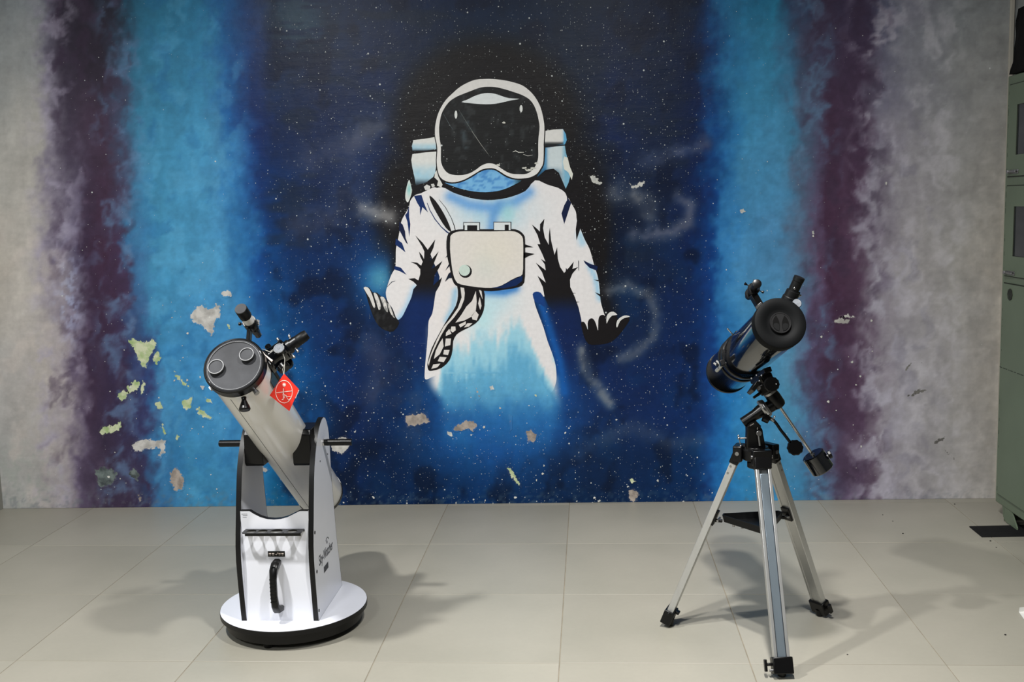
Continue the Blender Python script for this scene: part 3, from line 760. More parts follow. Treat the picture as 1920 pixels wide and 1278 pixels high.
F.poly(cv(B_, [(620, 112), (665, 152), (715, 225), (752, 292), (782, 362), (792, 405), (748, 368), (698, 292), (650, 205), (626, 150)]), K_, 3, sm_=2)
F.line(cv(B_, [(600, 172), (622, 230), (662, 300), (712, 362), (760, 405), (798, 428)]), [1, 1.4, 1.8, 1.6, 2.4, 2], BL, 3)
F.line(cv(B_, [(695, 145), (745, 205), (792, 290), (815, 350), (828, 405)]), [.6, 1, 1, 1.4, 1.6], K_, 3)
F.line(cv(B_, [(345, 795), (318, 802), (280, 842)]), 1.4, (60, 66, 80), 3)
for pts, c in (([(570, 110), (603, 160), (580, 230), (551, 318), (530, 240), (550, 180), (572, 140)], (14, 26, 58)),
               ([(640, 220), (668, 300), (672, 352), (642, 440), (637, 360), (646, 290)], K_),
               ([(695, 590), (740, 614), (802, 636), (795, 668), (740, 646), (706, 612)], (16, 30, 66)),
               ([(768, 734), (808, 738), (806, 748)], K_), ([(778, 828), (830, 848), (822, 864)], K_),
               ([(655, 588), (662, 600), (661, 672), (657, 660)], (50, 54, 66)), ([(603, 833), (642, 836), (604, 841)], K_), ([(638, 899), (668, 902), (640, 906)], K_)):
    F.poly(cv(C_, pts), c, 2.5)
F.poly(cv(D_, [(972, 118), (995, 100), (1030, 108), (1052, 150), (1058, 205), (1030, 190), (990, 172)]), (20, 58, 120), 2.6, sm_=2)
F.build('painted_fold', astro, 'black and navy creases of the suit')

# ribbon of hose cells under the pack
F = Film()
F.poly(cv(D_, [(410, 5), (440, 60), (446, 130), (430, 200), (388, 268), (350, 330), (300, 420), (260, 500), (238, 570), (230, 617), (238, 652), (262, 657), (332, 636), (388, 580), (408, 510), (412, 450), (436, 402), (482, 372), (542, 342), (592, 302), (627, 232), (634, 160), (627, 88), (560, 60)]), K_, 3, sm_=2)
for p in ([(462, 58), (488, 66), (494, 110), (490, 155), (466, 215), (420, 280), (370, 335), (325, 412), (282, 500), (256, 560), (240, 622), (234, 600), (262, 520), (300, 432), (345, 346), (395, 286), (445, 215), (472, 140)],
          [(572, 95), (578, 170), (572, 232), (542, 276), (492, 302), (428, 318), (470, 262), (505, 205), (545, 165)],
          [(590, 78), (612, 95), (620, 155), (604, 118)], [(600, 138), (612, 200), (602, 228), (588, 182)],
          [(570, 235), (592, 262), (578, 302), (548, 296), (542, 270)], [(452, 332), (502, 308), (500, 330), (462, 352)],
          [(512, 322), (548, 322), (522, 346), (488, 352)], [(400, 345), (428, 345), (430, 372), (408, 388), (392, 372)],
          [(362, 388), (385, 362), (400, 396), (360, 412)], [(360, 430), (397, 430), (392, 476), (354, 486)], [(348, 510), (387, 510), (376, 546), (342, 541)],
          [(318, 558), (366, 562), (346, 596), (303, 590)], [(272, 612), (322, 606), (302, 632), (258, 644)],
          [(338, 428), (345, 485), (318, 540), (276, 574), (290, 515), (316, 462)]):
    F.poly(cv(D_, p), (206, 202, 198), 4)
F.build('painted_hose', astro, 'black and white ribbed hose below the chest pack')

pack = [(845.4, 441), (844.3, 448), (843.8, 467), (846.6, 495), (849.7, 513.7), (854.8, 526.6), (864, 533), (894.7, 538), (920.6, 539.5), (940, 535), (957.6, 525), (970, 519), (979.6, 514), (980.9, 490), (981, 455), (978.9, 443), (970, 435.7), (957.6, 433), (920, 433.7), (871, 433.4), (854.8, 435)]
F = Film()
F.poly([(841, 437), (837, 452), (838, 478), (843, 500), (846, 516), (851, 531), (862, 538), (894, 543), (921, 545.5), (950, 542), (972, 538), (983, 529), (984.5, 500), (984.5, 452), (982, 440), (972, 431.5), (957, 429), (920, 429.6), (871, 429.6), (853, 431)], K_, 5, sm_=2)
F.poly(cv(C_, [(0, 797), (80, 782), (150, 745), (200, 722), (238, 705), (236, 745), (190, 780), (100, 800)]), (12, 36, 80), 5.4)
F.poly(cv(B_, [(785, 432), (760, 470), (754, 520), (762, 585), (745, 612), (772, 590), (785, 640), (745, 712), (785, 668), (800, 715), (772, 735), (742, 800), (775, 772), (815, 772), (800, 700), (788, 600), (782, 500)]), (20, 26, 44), 4.6)
for p in ([(243, 465), (262, 472), (320, 493), (270, 492), (245, 500)], [(243, 528), (290, 535), (328, 542), (280, 560), (245, 580)]):
    F.poly(cv(C_, p), K_, 5)
F.poly(pack, lambda x, y: mixc(mixc(np.tile(np.array([[208, 204, 200.]]), (len(x), 1)), (190, 198, 196), .7 * ell(x, y, 912, 495, 26, 30)), (212, 206, 192), .6 * ell(x, y, 930, 470, 60, 50)), 6, sm_=2, step=6)
o_pack = F.build('painted_chest_pack', astro, 'rounded white chest pack outlined in black')
F = Film()
circ = lambda cx, cy, r, n=18: [(cx + r * math.cos(2 * math.pi * t / n), cy + r * math.sin(2 * math.pi * t / n)) for t in range(n)]
F.poly(circ(872.6, 508.6, 12.2), K_, 7).poly(circ(871, 506.6, 10.4), (188, 204, 196), 8)
F.build('painted_knob', astro, 'pale green round knob on the chest pack')
F = Film()
for x0, y0, x1, y1, holes in ((888, 325, 1022, 388, ((920, 350, 1000, 392), (888, 350, 900, 390))), (1130, 322, 1272, 388, ((1220, 345, 1252, 390),))):
    R = lambda a, b, c, d: cv(B_, [(a, b), (c, b), (c, d), (a, d)])
    F.poly(R(x0, y0, x1, y1), (40, 44, 52), 6.2).poly(R(x0 + 5, y0 + 5, x1 - 6, y1), (204, 210, 212), 6.6)
    for h in holes: F.poly(R(*h), K_, 7)
F.build('painted_clasp', astro, 'two white clasps above the chest pack')

# gloves
F = Film()
def glove_l(x, y): return mixc(np.tile(np.array([[24, 24, 26.]]), (len(x), 1)), (60, 62, 64), .5 * sm(.5, .7, fbm(x / 3, y / 9, 9)))
F.poly(cv(B_, [(92, 848), (112, 900), (130, 965), (170, 1080), (215, 1155), (270, 1190), (330, 1197), (378, 1130), (350, 1085), (325, 1025), (288, 965), (262, 930), (228, 915), (200, 888), (165, 885), (140, 850), (110, 842)]), glove_l, 3, sm_=2, step=4)
for p in ([(92, 850), (125, 845), (150, 880), (172, 940), (186, 1000), (170, 1004), (140, 930)], [(172, 892), (196, 898), (218, 945), (232, 1005), (214, 1026), (194, 965)],
          [(226, 922), (256, 926), (276, 970), (286, 1045), (262, 1020), (240, 965)], [(282, 970), (302, 985), (322, 1040), (342, 1092), (312, 1060), (290, 1010)]):
    F.poly(cv(B_, p), lambda x, y: mixc(np.tile(np.array([[206, 204, 200.]]), (len(x), 1)), (70, 72, 74), sm(.45, .75, fbm(x / 2, y / 6, 19)) * sm(548, 580, y)), 4, sm_=2, step=2)
F.build('painted_glove', astro, 'black glove on the left with pale finger streaks')
F = Film()
F.poly(cv(C_, [(676, 1056), (700, 1052), (718, 1085), (728, 1112), (726, 1060), (738, 1032), (760, 1024), (780, 1045), (794, 1085), (804, 1118), (806, 1040), (816, 1008), (838, 998), (858, 1010), (868, 1066), (884, 1030), (912, 1006), (940, 1006), (950, 1030), (942, 1074), (970, 1040), (1005, 1018), (1034, 1012), (1038, 1040), (1010, 1085), (960, 1150), (905, 1198), (850, 1216), (790, 1222), (732, 1216), (702, 1168), (684, 1105)]), K_, 3, sm_=2)
for p in ([(868, 1064), (868, 1010), (888, 982), (918, 974), (948, 998), (910, 1004), (884, 1032)], [(940, 1078), (948, 1040), (980, 1012), (1015, 1002), (1044, 1012), (1002, 1022), (968, 1046), (948, 1092)]):
    F.poly(cv(C_, p), (206, 206, 204), 4, sm_=2)
F.build('painted_glove', astro, 'black open-fingered glove on the right')

# ---- places where the paint has come away
def plaster_mat(name, ca, cb):
    m = bpy.data.materials.new(name); m.use_nodes = True
    nt = m.node_tree; N = nt.nodes.new; L = nt.links.new; b = nt.nodes['Principled BSDF']
    tc = N('ShaderNodeTexCoord'); n = N('ShaderNodeTexNoise'); n.inputs['Scale'].default_value = 28; n.inputs['Detail'].default_value = 7
    L(tc.outputs['Object'], n.inputs[0])
    r = N('ShaderNodeValToRGB'); e = r.color_ramp.elements
    e[0].position = .38; e[0].color = (*(lin(ca)), 1); e[1].position = .62; e[1].color = (*(lin(cb)), 1)
    L(n.outputs[0], r.inputs[0])
    at = N('ShaderNodeAttribute'); at.attribute_name = 'paint'
    n4 = N('ShaderNodeTexNoise'); n4.inputs['Scale'].default_value = 75; n4.inputs['Detail'].default_value = 4; L(tc.outputs['Object'], n4.inputs[0])
    ml = N('ShaderNodeMath'); ml.operation = 'MULTIPLY_ADD'; L(n4.outputs[0], ml.inputs[0]); ml.inputs[1].default_value = 1.9; ml.inputs[2].default_value = -.95
    ad = N('ShaderNodeMath'); ad.operation = 'ADD'; L(at.outputs['Alpha'], ad.inputs[0]); L(ml.outputs[0], ad.inputs[1])
    mk = N('ShaderNodeMapRange'); mk.inputs[1].default_value = .30; mk.inputs[2].default_value = .42; L(ad.outputs[0], mk.inputs[0])
    mx = N('ShaderNodeMix'); mx.data_type = 'RGBA'; L(mk.outputs[0], mx.inputs[0]); L(at.outputs['Color'], mx.inputs[6]); L(r.outputs[0], mx.inputs[7])
    L(mx.outputs[2], b.inputs['Base Color'])
    bp = N('ShaderNodeBump'); bp.inputs['Strength'].default_value = .8; bp.inputs['Distance'].default_value = .004
    L(n.outputs[0], bp.inputs['Height']); L(bp.outputs[0], b.inputs['Normal'])
    b.inputs['Roughness'].default_value = .85
    return m
M_pl = {'grey': plaster_mat('bare_plaster', (168, 166, 162), (206, 204, 200)), 'green': plaster_mat('old_green_paint', (158, 182, 124), (206, 212, 178)),
        'brown': plaster_mat('bare_mortar', (136, 126, 118), (178, 166, 156)), 'white': plaster_mat('white_chip', (180, 182, 178), (220, 220, 214)),
        'dark': plaster_mat('damp_plaster', (62, 70, 72), (112, 124, 122)), 'crack': plaster_mat('crack_shadow', (92, 90, 88), (126, 124, 120))}
def jag(pts, amp=2.0, sub=3):
    out = []
    n = len(pts)
    for i in range(n):
        a, b = np.array(pts[i], float), np.array(pts[(i + 1) % n], float)
        for k in range(sub):
            q = a + (b - a) * k / sub
            out.append(tuple(q + rng.uniform(-amp, amp, 2) * (1 if k else .6)))
    fine = []
    for i in range(len(out)):
        a, b = np.array(out[i]), np.array(out[(i + 1) % len(out)])
        fine += [tuple(a), tuple((a + b) / 2 + rng.uniform(-amp, amp, 2) * .45)]
    return fine
def patches(kind, polys, lay=3.5, amp=1.8, sub=3):
    for p in polys:
        P = np.array(p, float); c = P.mean(0); ext = max(np.ptp(P[:, 0]), np.ptp(P[:, 1]))
        grow = min(4.0, .16 * ext)
        q = [tuple(c + (a - c) * (1 + grow / (np.hypot(*(a - c)) + 1e-6))) for a in P]
        q = jag(q, amp, sub)
        F = Film()
        F.poly(q, mural, lay, step=max(1.6, ext / 14))
        x, y = px_of(*[np.array([v[k] for v in F.v]) for k in (0, 2)])
        d = seg_d(x, y, q + q[:1])
        F.a = [np.clip(d / (grow * 1.7 + .6), 0, 1)]
        F.build('peeled_patch', wall, m=M_pl[kind])
patches('grey', [[(357, 590), (368, 577), (380, 572), (392, 582), (404, 570), (414, 574), (410, 594), (400, 605), (402, 620), (396, 628), (388, 620), (380, 610), (362, 604)],
                 [(416, 548), (428, 543), (436, 550), (430, 556), (418, 556)], [(250, 832), (268, 824), (290, 827), (309, 826), (308, 840), (300, 858), (290, 856), (296, 842), (276, 842), (262, 848), (252, 842)],
                 [(476, 860), (484, 870), (496, 874), (503, 880), (494, 884), (482, 878)], [(372, 720), (386, 722), (380, 730)], [(478, 598), (486, 600), (488, 610), (481, 612)],
                 [(628, 826), (648, 818), (656, 828), (650, 842), (640, 850), (632, 846), (620, 838)], [(1562, 606), (1570, 598), (1580, 596), (1592, 602), (1584, 606), (1574, 604)], [(1572, 594), (1590, 591), (1604, 595), (1600, 599), (1584, 596)]])
patches('green', [[(244, 640), (250, 634), (262, 640), (274, 642), (286, 632), (293, 648), (284, 658), (278, 672), (274, 688), (266, 684), (258, 664), (250, 652)],
                  [(240, 724), (252, 714), (262, 716), (258, 728), (246, 736), (240, 732)], [(266, 714), (274, 718), (270, 734), (264, 738)], [(222, 742), (230, 732), (240, 736), (236, 746), (226, 752)],
                  [(188, 806), (196, 798), (208, 800), (216, 796), (222, 784), (226, 794), (222, 806), (212, 810), (200, 812), (194, 820)],
                  [(292, 756), (300, 752), (306, 762), (302, 768), (296, 766)], [(290, 662), (298, 660), (302, 672), (296, 682), (288, 676)], [(344, 752), (352, 748), (360, 744), (358, 756), (350, 770), (344, 762)],
                  [(368, 766), (378, 764), (388, 776), (398, 780), (396, 786), (384, 782), (374, 776)], [(326, 696), (334, 700), (344, 712), (356, 722), (352, 726), (340, 718), (330, 706)],
                  [(302, 796), (308, 796), (312, 810), (308, 816)], [(950, 876), (960, 880), (972, 900), (976, 912), (966, 904), (956, 890)], [(384, 744), (394, 748), (398, 756), (388, 752)],
                  [(424, 606), (430, 610), (434, 618), (428, 614)], [(332, 814), (336, 818), (334, 826), (330, 822)], [(1178, 898), (1186, 896), (1192, 902), (1184, 904)], [(1000, 740), (1006, 738), (1006, 744)]], amp=1.2)
patches('dark', [[(180, 880), (192, 876), (208, 880), (218, 886), (216, 898), (206, 906), (192, 912), (184, 902)], [(244, 884), (252, 878), (260, 888), (256, 900), (246, 894)]])
patches('brown', [[(320, 884), (332, 878), (344, 896), (342, 914), (330, 920), (320, 904)], [(762, 780), (772, 777), (784, 780), (792, 772), (800, 780), (804, 790), (792, 794), (778, 796), (766, 800), (762, 790)],
                  [(850, 806), (858, 796), (872, 790), (888, 790), (892, 800), (886, 808), (874, 802), (862, 808)], [(990, 808), (998, 806), (1006, 818), (1000, 828), (990, 824), (986, 814)],
                  [(954, 780), (960, 782), (960, 800), (956, 806)], [(1180, 922), (1188, 918), (1196, 924), (1194, 936), (1186, 942), (1180, 934)], [(888, 722), (893, 724), (900, 742), (896, 748)], [(258, 928), (264, 924), (266, 936), (260, 942)]], amp=1.5)
patches('white', [[(1104, 332), (1112, 330), (1120, 336), (1128, 342), (1122, 346), (1112, 340)], [(1182, 342), (1190, 346), (1198, 342), (1208, 340), (1206, 348), (1196, 350), (1188, 356)],
                  [(838, 806), (846, 810), (848, 820), (840, 814)], [(1388, 393), (1394, 391), (1397, 396), (1392, 400), (1388, 398)], [(1443, 400), (1450, 402), (1456, 401), (1450, 404)], [(918, 724), (924, 722), (928, 730), (920, 731)],
                  [(1522, 432), (1527, 432), (1527, 438), (1522, 438)], [(1523, 440), (1526, 440), (1526, 444), (1523, 444)], [(1659, 342), (1663, 340), (1663, 347), (1660, 348)]], amp=.7, sub=2)
patches('crack', [[(1700, 742), (1712, 736), (1722, 730), (1733, 728), (1733, 736), (1718, 738), (1706, 744)], [(1750, 826), (1768, 818), (1770, 824), (1756, 832)], [(1772, 842), (1790, 856), (1788, 862), (1776, 850)],
                  [(1698, 690), (1712, 680), (1730, 678), (1732, 682), (1714, 684), (1700, 696)]], lay=.6, amp=1.0, sub=2)
# scattered chips low on the wall, joined: too many and too small to pick apart
F = Film()
for cx0, cx1, cy0, cy1, n in ((200, 420, 640, 930, 46), (720, 1080, 760, 900, 24), (1100, 1340, 780, 935, 14), (640, 1340, 930, 943, 36), (1500, 1640, 590, 900, 22), (300, 470, 540, 640, 14), (640, 720, 770, 900, 14)):
    for _ in range(n):
        cx, cy, r = rng.uniform(cx0, cx1), rng.uniform(cy0, cy1), .6 + 1.9 * rng.rand() ** 3
        F.poly([(cx + r * (.5 + rng.rand()) * math.cos(t * 1.05), cy + r * (.5 + rng.rand()) * math.sin(t * 1.05)) for t in range(6)], (150, 150, 150), 4, star=1.0)
o = F.build('paint_chips', wall, m=M_pl['white']); o['kind'] = 'stuff'

# conduit up the wall near the corner
o = MB().bx(1.985, 2.003, WALL_Y - .014, WALL_Y - .0001, 0.0, ZC - .01).build('trim_1', M_wallpl, smooth=0, bevel=.002); o['kind'] = 'structure'

# ================================================================== DOBSONIAN TELESCOPE
def V(*a): return Vector(a)
def make_text(name, body, size, m, parent, loc, X, Y, ext=0.0003, label=None, fit=None):
    cu = bpy.data.curves.new(name, 'FONT'); cu.body = body; cu.size = size; cu.extrude = ext; cu.align_x = 'LEFT'; cu.offset = size * .012
    to = bpy.data.objects.new(name, cu); COL.objects.link(to)
    bpy.context.view_layer.update()
    me = bpy.data.meshes.new_from_object(to.evaluated_get(bpy.context.evaluated_depsgraph_get()))
    bpy.data.objects.remove(to, do_unlink=True)
    xs = [v.co.x for v in me.vertices]; k = 1.0
    if fit: k = fit / (max(xs) - min(xs))
    X = Vector(X).normalized(); Y = Vector(Y).normalized(); Nn = X.cross(Y)
    for v in me.vertices:
        v.co = Vector(loc) + X * (v.co.x - min(xs)) * k + Y * v.co.y + Nn * v.co.z
    me.materials.clear(); me.materials.append(m)
    o = bpy.data.objects.new(name, me); COL.objects.link(o); o.parent = parent
    if label: o['label'] = label
    return o

dob = thing('dobsonian_telescope', (-1.02, 3.541, 0), 'white tube telescope tilted in a white rocker box on a round base', 'telescope', rz=-0.0145)
MB().lathe((.004, 0, .018), (0, 0, 1), [(0, .228), (.004, .236), (.034, .240), (.036, .236)], 96).build('ground_board', M_edge, dob, label='black lower disc of the base')
bb = MB().lathe((.004, 0, .057), (0, 0, 1), [(0, .254), (.001, .2555), (.0165, .2555), (.0178, .2545)], 96).build('base_board', M_edge, dob, label='round white base board with black rim')
MB().lathe((.004, 0, .0748), (0, 0, 1), [(0, .2543), (.0004, .2541)], 96).build('board_top', M_white, bb)
MB().cyl((.004, 0, .053), (.004, 0, .058), .12, seg=40).build('bearing_pad', M_black, dob)
for a in (-100, 20, 140):
    x, y = .004 + .205 * math.cos(math.radians(a)), .205 * math.sin(math.radians(a))
    MB().cyl((x, y, 0), (x, y, .02), .016, .02, ch=.002).build('foot', M_black, dob)

prof = [(.003, .075), (-.004, .135), (-.010, .197), (-.0145, .25), (-.0165, .293), (-.0135, .34), (-.005, .385), (.006, .43), (.017, .48), (.027, .52), (.037, .56), (.051, .60), (.070, .636), (.090, .667), (.112, .693), (.132, .712), (.153, .725), (.178, .735), (.200, .737), (.222, .730), (.240, .712), (.254, .688), (.2615, .664), (.265, .635), (.266, .60), (.2665, .53), (.272, .47), (.281, .409), (.289, .345), (.297, .285), (.3085, .23), (.323, .176), (.334, .12), (.343, .075)]
prof = [(a - .164, b) for a, b in prof]
for sgn in (-1, 1):
    xo = .133 if sgn > 0 else -.133 + .017
    # local (depth, z) plane; extrude along +x means ux x uy = +x : Y x Z = X
    p = MB().prism(prof, (xo - .017, 0, 0), (0, 1, 0), (0, 0, 1), .017).build('side_panel', M_white, dob)
    MB().ribbon(prof, (xo - .017, 0, 0), (0, 1, 0), (0, 0, 1), -.0002, .0172).build('edge_band', M_edge, p, smooth=50, label='black edge banding')
    xs = xo if sgn > 0 else xo - .017
    for (y, z) in ((-.154, .381), (-.153, .245), (-.152, .108)):
        MB().cyl((xs - .001, y, z), (xs + .0018 * (1 if sgn > 0 else -1), y, z), .0055, seg=14).build('screw', M_black, p)
    if sgn > 0:
        pr = p
        for (y, z) in ((-.04, .598), (.064, .598)):
            MB().cyl((xs, y, z), (xs + .0012, y, z), .0028, seg=10).build('bolt', M_black, p)
make_text('printed_name', 'Sky-Watcher', .050, M_ink, pr, (.1332, -.118, .252), (0, 1, 0), (0, 0, 1), fit=.19, label='dark grey lettering on the right panel')
MB().bx(.133, .1337, -.062, -.002, .207, .228).build('nameplate', M_ink, pr)
# little star-and-arc emblem above the name
MB().tube([(.1334, .0 + .022 * math.cos(t), .300 + .014 * math.sin(t)) for t in np.linspace(2.6, .2, 9)], .0011, 6).add(*(lambda m: (m.v, m.f))(MB().cyl((.133, -.004, .299), (.1338, -.004, .299), .006, seg=5))).build('emblem', M_ink, pr)

fp = [(-.116, .0752), (.116, .0752), (.116, .4575), (.088, .4575), (.070, .449), (.045, .437), (.02, .4305), (-.002, .4288), (-.024, .4305), (-.048, .4375), (-.070, .449), (-.084, .4585), (-.116, .4585)]
# X x Z = -Y : the board is extruded towards the viewer
fpan = MB().prism(fp, (0, -.143, 0), (1, 0, 0), (0, 0, 1), .017).build('front_panel', M_white, dob, smooth=20)
top_edge = fp[2:]
mb = MB(); pr_ = top_edge + [(a, b + .0009) for a, b in reversed(top_edge)]
mb.prism(pr_, (0, -.1425, 0), (1, 0, 0), (0, 0, 1), .018)
mb.build('edge_band', M_edge, fpan, smooth=50)
lp = MB().bx(-.029, .029, -.1612, -.160, .300, .319).build('label_plate', M_black, fpan, label='small black plate with fine white marks')
for k, x in enumerate((-.022, -.011, .011, .021)):
    MB().bx(x - .0038, x + .0038, -.1616, -.1610, .3095, .3125).build('print_mark', M_print, fpan)
    MB().bx(x - .003, x + .003, -.1616, -.1610, .3055, .3068).build('print_mark', M_print, fpan)
MB().tube([(-.003, -.1614, .309), (0, -.1614, .3065), (.006, -.1614, .315)], .0008, 6).build('print_mark', M_print, fpan)
for k in range(3):
    MB().bx(-.112 + (.004 if k else 0), -.092 - (.003 if k == 2 else 0), -.1604, -.1600, .4475 - .0055 * k, .4485 - .0055 * k).build('print_mark', M_ink, fpan)
# eyepiece rack: angled strip with four holes
def holed_plate(x0, x1, y0, y1, z, th, holes, n=20):
    """flat strip with round holes, built as a ring of quads round each hole"""
    mb = MB()
    xs = [x0] + [(holes[i][0] + holes[i][2] + holes[i + 1][0] - holes[i + 1][2]) / 2 for i in range(len(holes) - 1)] + [x1]
    for (cx, cy, r), a, b in zip(holes, xs[:-1], xs[1:]):
        ring_o, ring_i = [], []
        for k in range(n):
            t = 2 * math.pi * (k + .5) / n
            dx, dy = math.cos(t), math.sin(t)
            ring_i.append((cx + r * dx, cy + r * dy))
            tx = ((b - cx) / dx if dx > 0 else (a - cx) / dx) if abs(dx) > 1e-6 else 1e9
            ty = ((y1 - cy) / dy if dy > 0 else (y0 - cy) / dy) if abs(dy) > 1e-6 else 1e9
            q = min(tx, ty); ring_o.append((cx + q * dx, cy + q * dy))
        vs = [(p[0], p[1], z) for p in ring_o] + [(p[0], p[1], z) for p in ring_i] + [(p[0], p[1], z - th) for p in ring_i] + [(p[0], p[1], z - th) for p in ring_o]
        fs = []
        for r_ in range(4):
            s_ = (r_ + 1) % 4
            fs += [(r_ * n + k, r_ * n + (k + 1) % n, s_ * n + (k + 1) % n, s_ * n + k) for k in range(n)]
        mb.add(vs, fs)
    return mb
mb = holed_plate(-.101, .101, -.207, -.160, .396, .002, [(-.073, -.184, .0165), (-.035, -.184, .0165), (.012, -.184, .0205), (.066, -.184, .0165)])
mb.bx(-.088, .101, -.2085, -.2065, .3865, .396).bx(-.101, .101, -.1625, -.1605, .388, .396)
mb.build('eyepiece_rack', M_black, dob, smooth=0, label='black eyepiece rack with four round holes')
# grab handle
hp = [(.004, -.168, .284), (.004, -.190, .282), (.002, -.207, .268), (.0, -.211, .235), (.0, -.211, .18), (.002, -.209, .145), (.004, -.197, .128), (.005, -.166, .122)]
h = MB()
for i in range(len(hp) - 1):
    pass
def rect_sweep(path, ws, hs, X=(1, 0, 0)):
    mb = MB(); X = Vector(X); vs = []; n = len(path); path = [Vector(p) for p in path]
    for i in range(n):
        t = (path[min(i + 1, n - 1)] - path[max(i - 1, 0)]).normalized(); nn = X.cross(t).normalized()
        for a, b in ((-1, -.6), (-.6, -1), (.6, -1), (1, -.6), (1, .6), (.6, 1), (-.6, 1), (-1, .6)):
            vs.append(path[i] + X * a * ws[i] / 2 + nn * b * hs[i] / 2)
    fs = [(i * 8 + k, i * 8 + (k + 1) % 8, (i + 1) * 8 + (k + 1) % 8, (i + 1) * 8 + k) for i in range(n - 1) for k in range(8)]
    fs += [tuple(range(8)), tuple(range((n - 1) * 8, n * 8))]
    return mb.add(vs, fs)
hd = rect_sweep(hp, [.026, .028, .026, .022, .022, .024, .028, .026], [.022, .022, .019, .015, .015, .018, .022, .022]).build('carry_handle', M_black, dob, smooth=50, label='black moulded grab handle')
for k in range(7):
    MB().bx(-.0105, .0105, -.2198, -.2180, .160 + .013 * k, .164 + .013 * k).build('grip_rib', M_blackm, hd)
for z, y in ((.275, -.2125), (.135, -.2085)):
    MB().lathe((.003, y + .003, z), (0, -1, .35 if z > .2 else -.5), [(0, .0075), (.004, .0075), (.004, .0045), (.001, .0045)], 16).build('bolt_well', M_gloss, hd)
# altitude bearings and tension handles
for sgn in (-1, 1):
    bp = [(-.085, .602), (-.078, .592), (.05, .592), (.06, .602), (.06, .706), (.05, .716), (-.072, .716), (-.085, .70)]
    MB().prism(bp, (.052 if sgn > 0 else -.1155, 0, 0), (0, 1, 0), (0, 0, 1), .0635).build('altitude_bearing', M_black, dob, bevel=.003)
    hnd = MB().cyl((sgn * .1335, .011, .652), (sgn * .236, .011, .652), .0112, seg=24, ch=.0012).build('tension_handle', M_black, dob)
    MB().cyl((sgn * .1332, .011, .652), (sgn * .1385, .011, .652), .0122, seg=24, ch=.001).build('collar', M_chrome, hnd)
    for k in range(8):
        an = math.pi / 4 * k
        MB().box((sgn * .19, .011 + .0112 * math.cos(an), .652 + .0112 * math.sin(an)), (.088, .002, .001), (1, 0, 0), (0, -math.sin(an), math.cos(an)), (0, math.cos(an), math.sin(an))).build('grip_rib', M_blackm, hnd)

# ---- the tube
F0 = V(0, -.466, .998); R0 = V(0, .433, .353)
AX = (R0 - F0).normalized(); E1 = V(1, 0, 0); E2 = V(0, -AX.z, AX.y)
TL = (R0 - F0).length
def on_tube(s, th, rad):
    t = math.radians(th)
    return F0 + AX * s + (E1 * math.cos(t) + E2 * math.sin(t)) * rad
def radial(th):
    t = math.radians(th); return E1 * math.cos(t) + E2 * math.sin(t)
RT = .0885
tube = MB().lathe(F0, AX, [(.012, RT), (.05, RT), (TL - .04, RT), (TL - .015, RT), (TL - .006, RT - .003), (TL - .006, RT - .006), (.012, RT - .006)], 72, closed=True).build('optical_tube', M_tube, dob, label='glossy white tube')
MB().lathe(F0, AX, [(.000, .0905), (.003, .0932), (.030, .0932), (.034, .0905), (.034, .088), (.006, .087), (.001, .0875)], 72, closed=True).build('front_ring', M_black, tube, label='black ring at the open end')
MB().lathe(F0, AX, [(TL - .016, .0905), (TL - .002, .0905), (TL + .002, .088), (TL + .002, .05), (TL - .01, .05)], 72).build('mirror_cell', M_black, tube)
# dust cap with two small round lids
MB().lathe(F0, AX, [(.008, .0865), (.0015, .0862), (-.001, .0835), (-.0005, .0815), (.003, .0808), (.0038, .078), (.0035, .001)], 72).build('dust_cap', M_cap, tube, label='grey dust cap with two small round lids')
M_caprim = mat('grey_cap_rim', (135, 136, 138), .5)
MB().lathe(F0, AX, [(.0022, .0815), (.0002, .0812), (.0002, .0803), (.0022, .080)], 72, closed=True).build('cap_rim', M_caprim, tube)
for dx, dy, r in ((-.051, -.009, .0245), (.037, .031, .0225)):
    c = F0 + E1 * dx + E2 * dy
    lid = MB().lathe(c, -AX, [(-.006, r - .001), (.007, r - .001), (.009, r), (.0105, r - .001), (.0105, r - .0035), (.008, r - .0045), (.008, .001)], 40).build('cap_lid', M_cap, tube)
    MB().lathe(c, -AX, [(.0092, r + .0002), (.0108, r - .0006), (.0108, r - .0022), (.0095, r - .003)], 40, closed=True).build('lid_rim', M_caprim, tube)
# rolled seam of the tube
MB().box(on_tube(TL / 2 + .02, -99, RT), (.0016, TL - .07, .0006), radial(-9), AX, radial(-99)).build('seam', M_groove, tube)
# fittings round the front ring
MB().cyl(on_tube(.040, -47, .086), on_tube(.040, -47, .101), .0075, seg=16, ch=.001).cyl(on_tube(.040, -47, .098), on_tube(.040, -47, .104), .0085, seg=10).build('thumbscrew', M_silver, tube)
MB().box(on_tube(.040, -142, .0935), (.010, .012, .008), radial(-52), AX, radial(-142)).build('clip', M_silver, tube)
kb = on_tube(.050, -72, RT)
MB().lathe(kb, radial(-80) + AX * .18, [(0, .008), (.006, .007), (.010, .0075), (.032, .0165), (.037, .0172), (.041, .0150), (.043, .009)], 28).build('tension_knob', M_black, tube, label='black conical knob')
MB().box(on_tube(.125, 2, RT + .0012), (.038, .075, .003), radial(92), AX, radial(2)).build('sticker', M_black, tube)

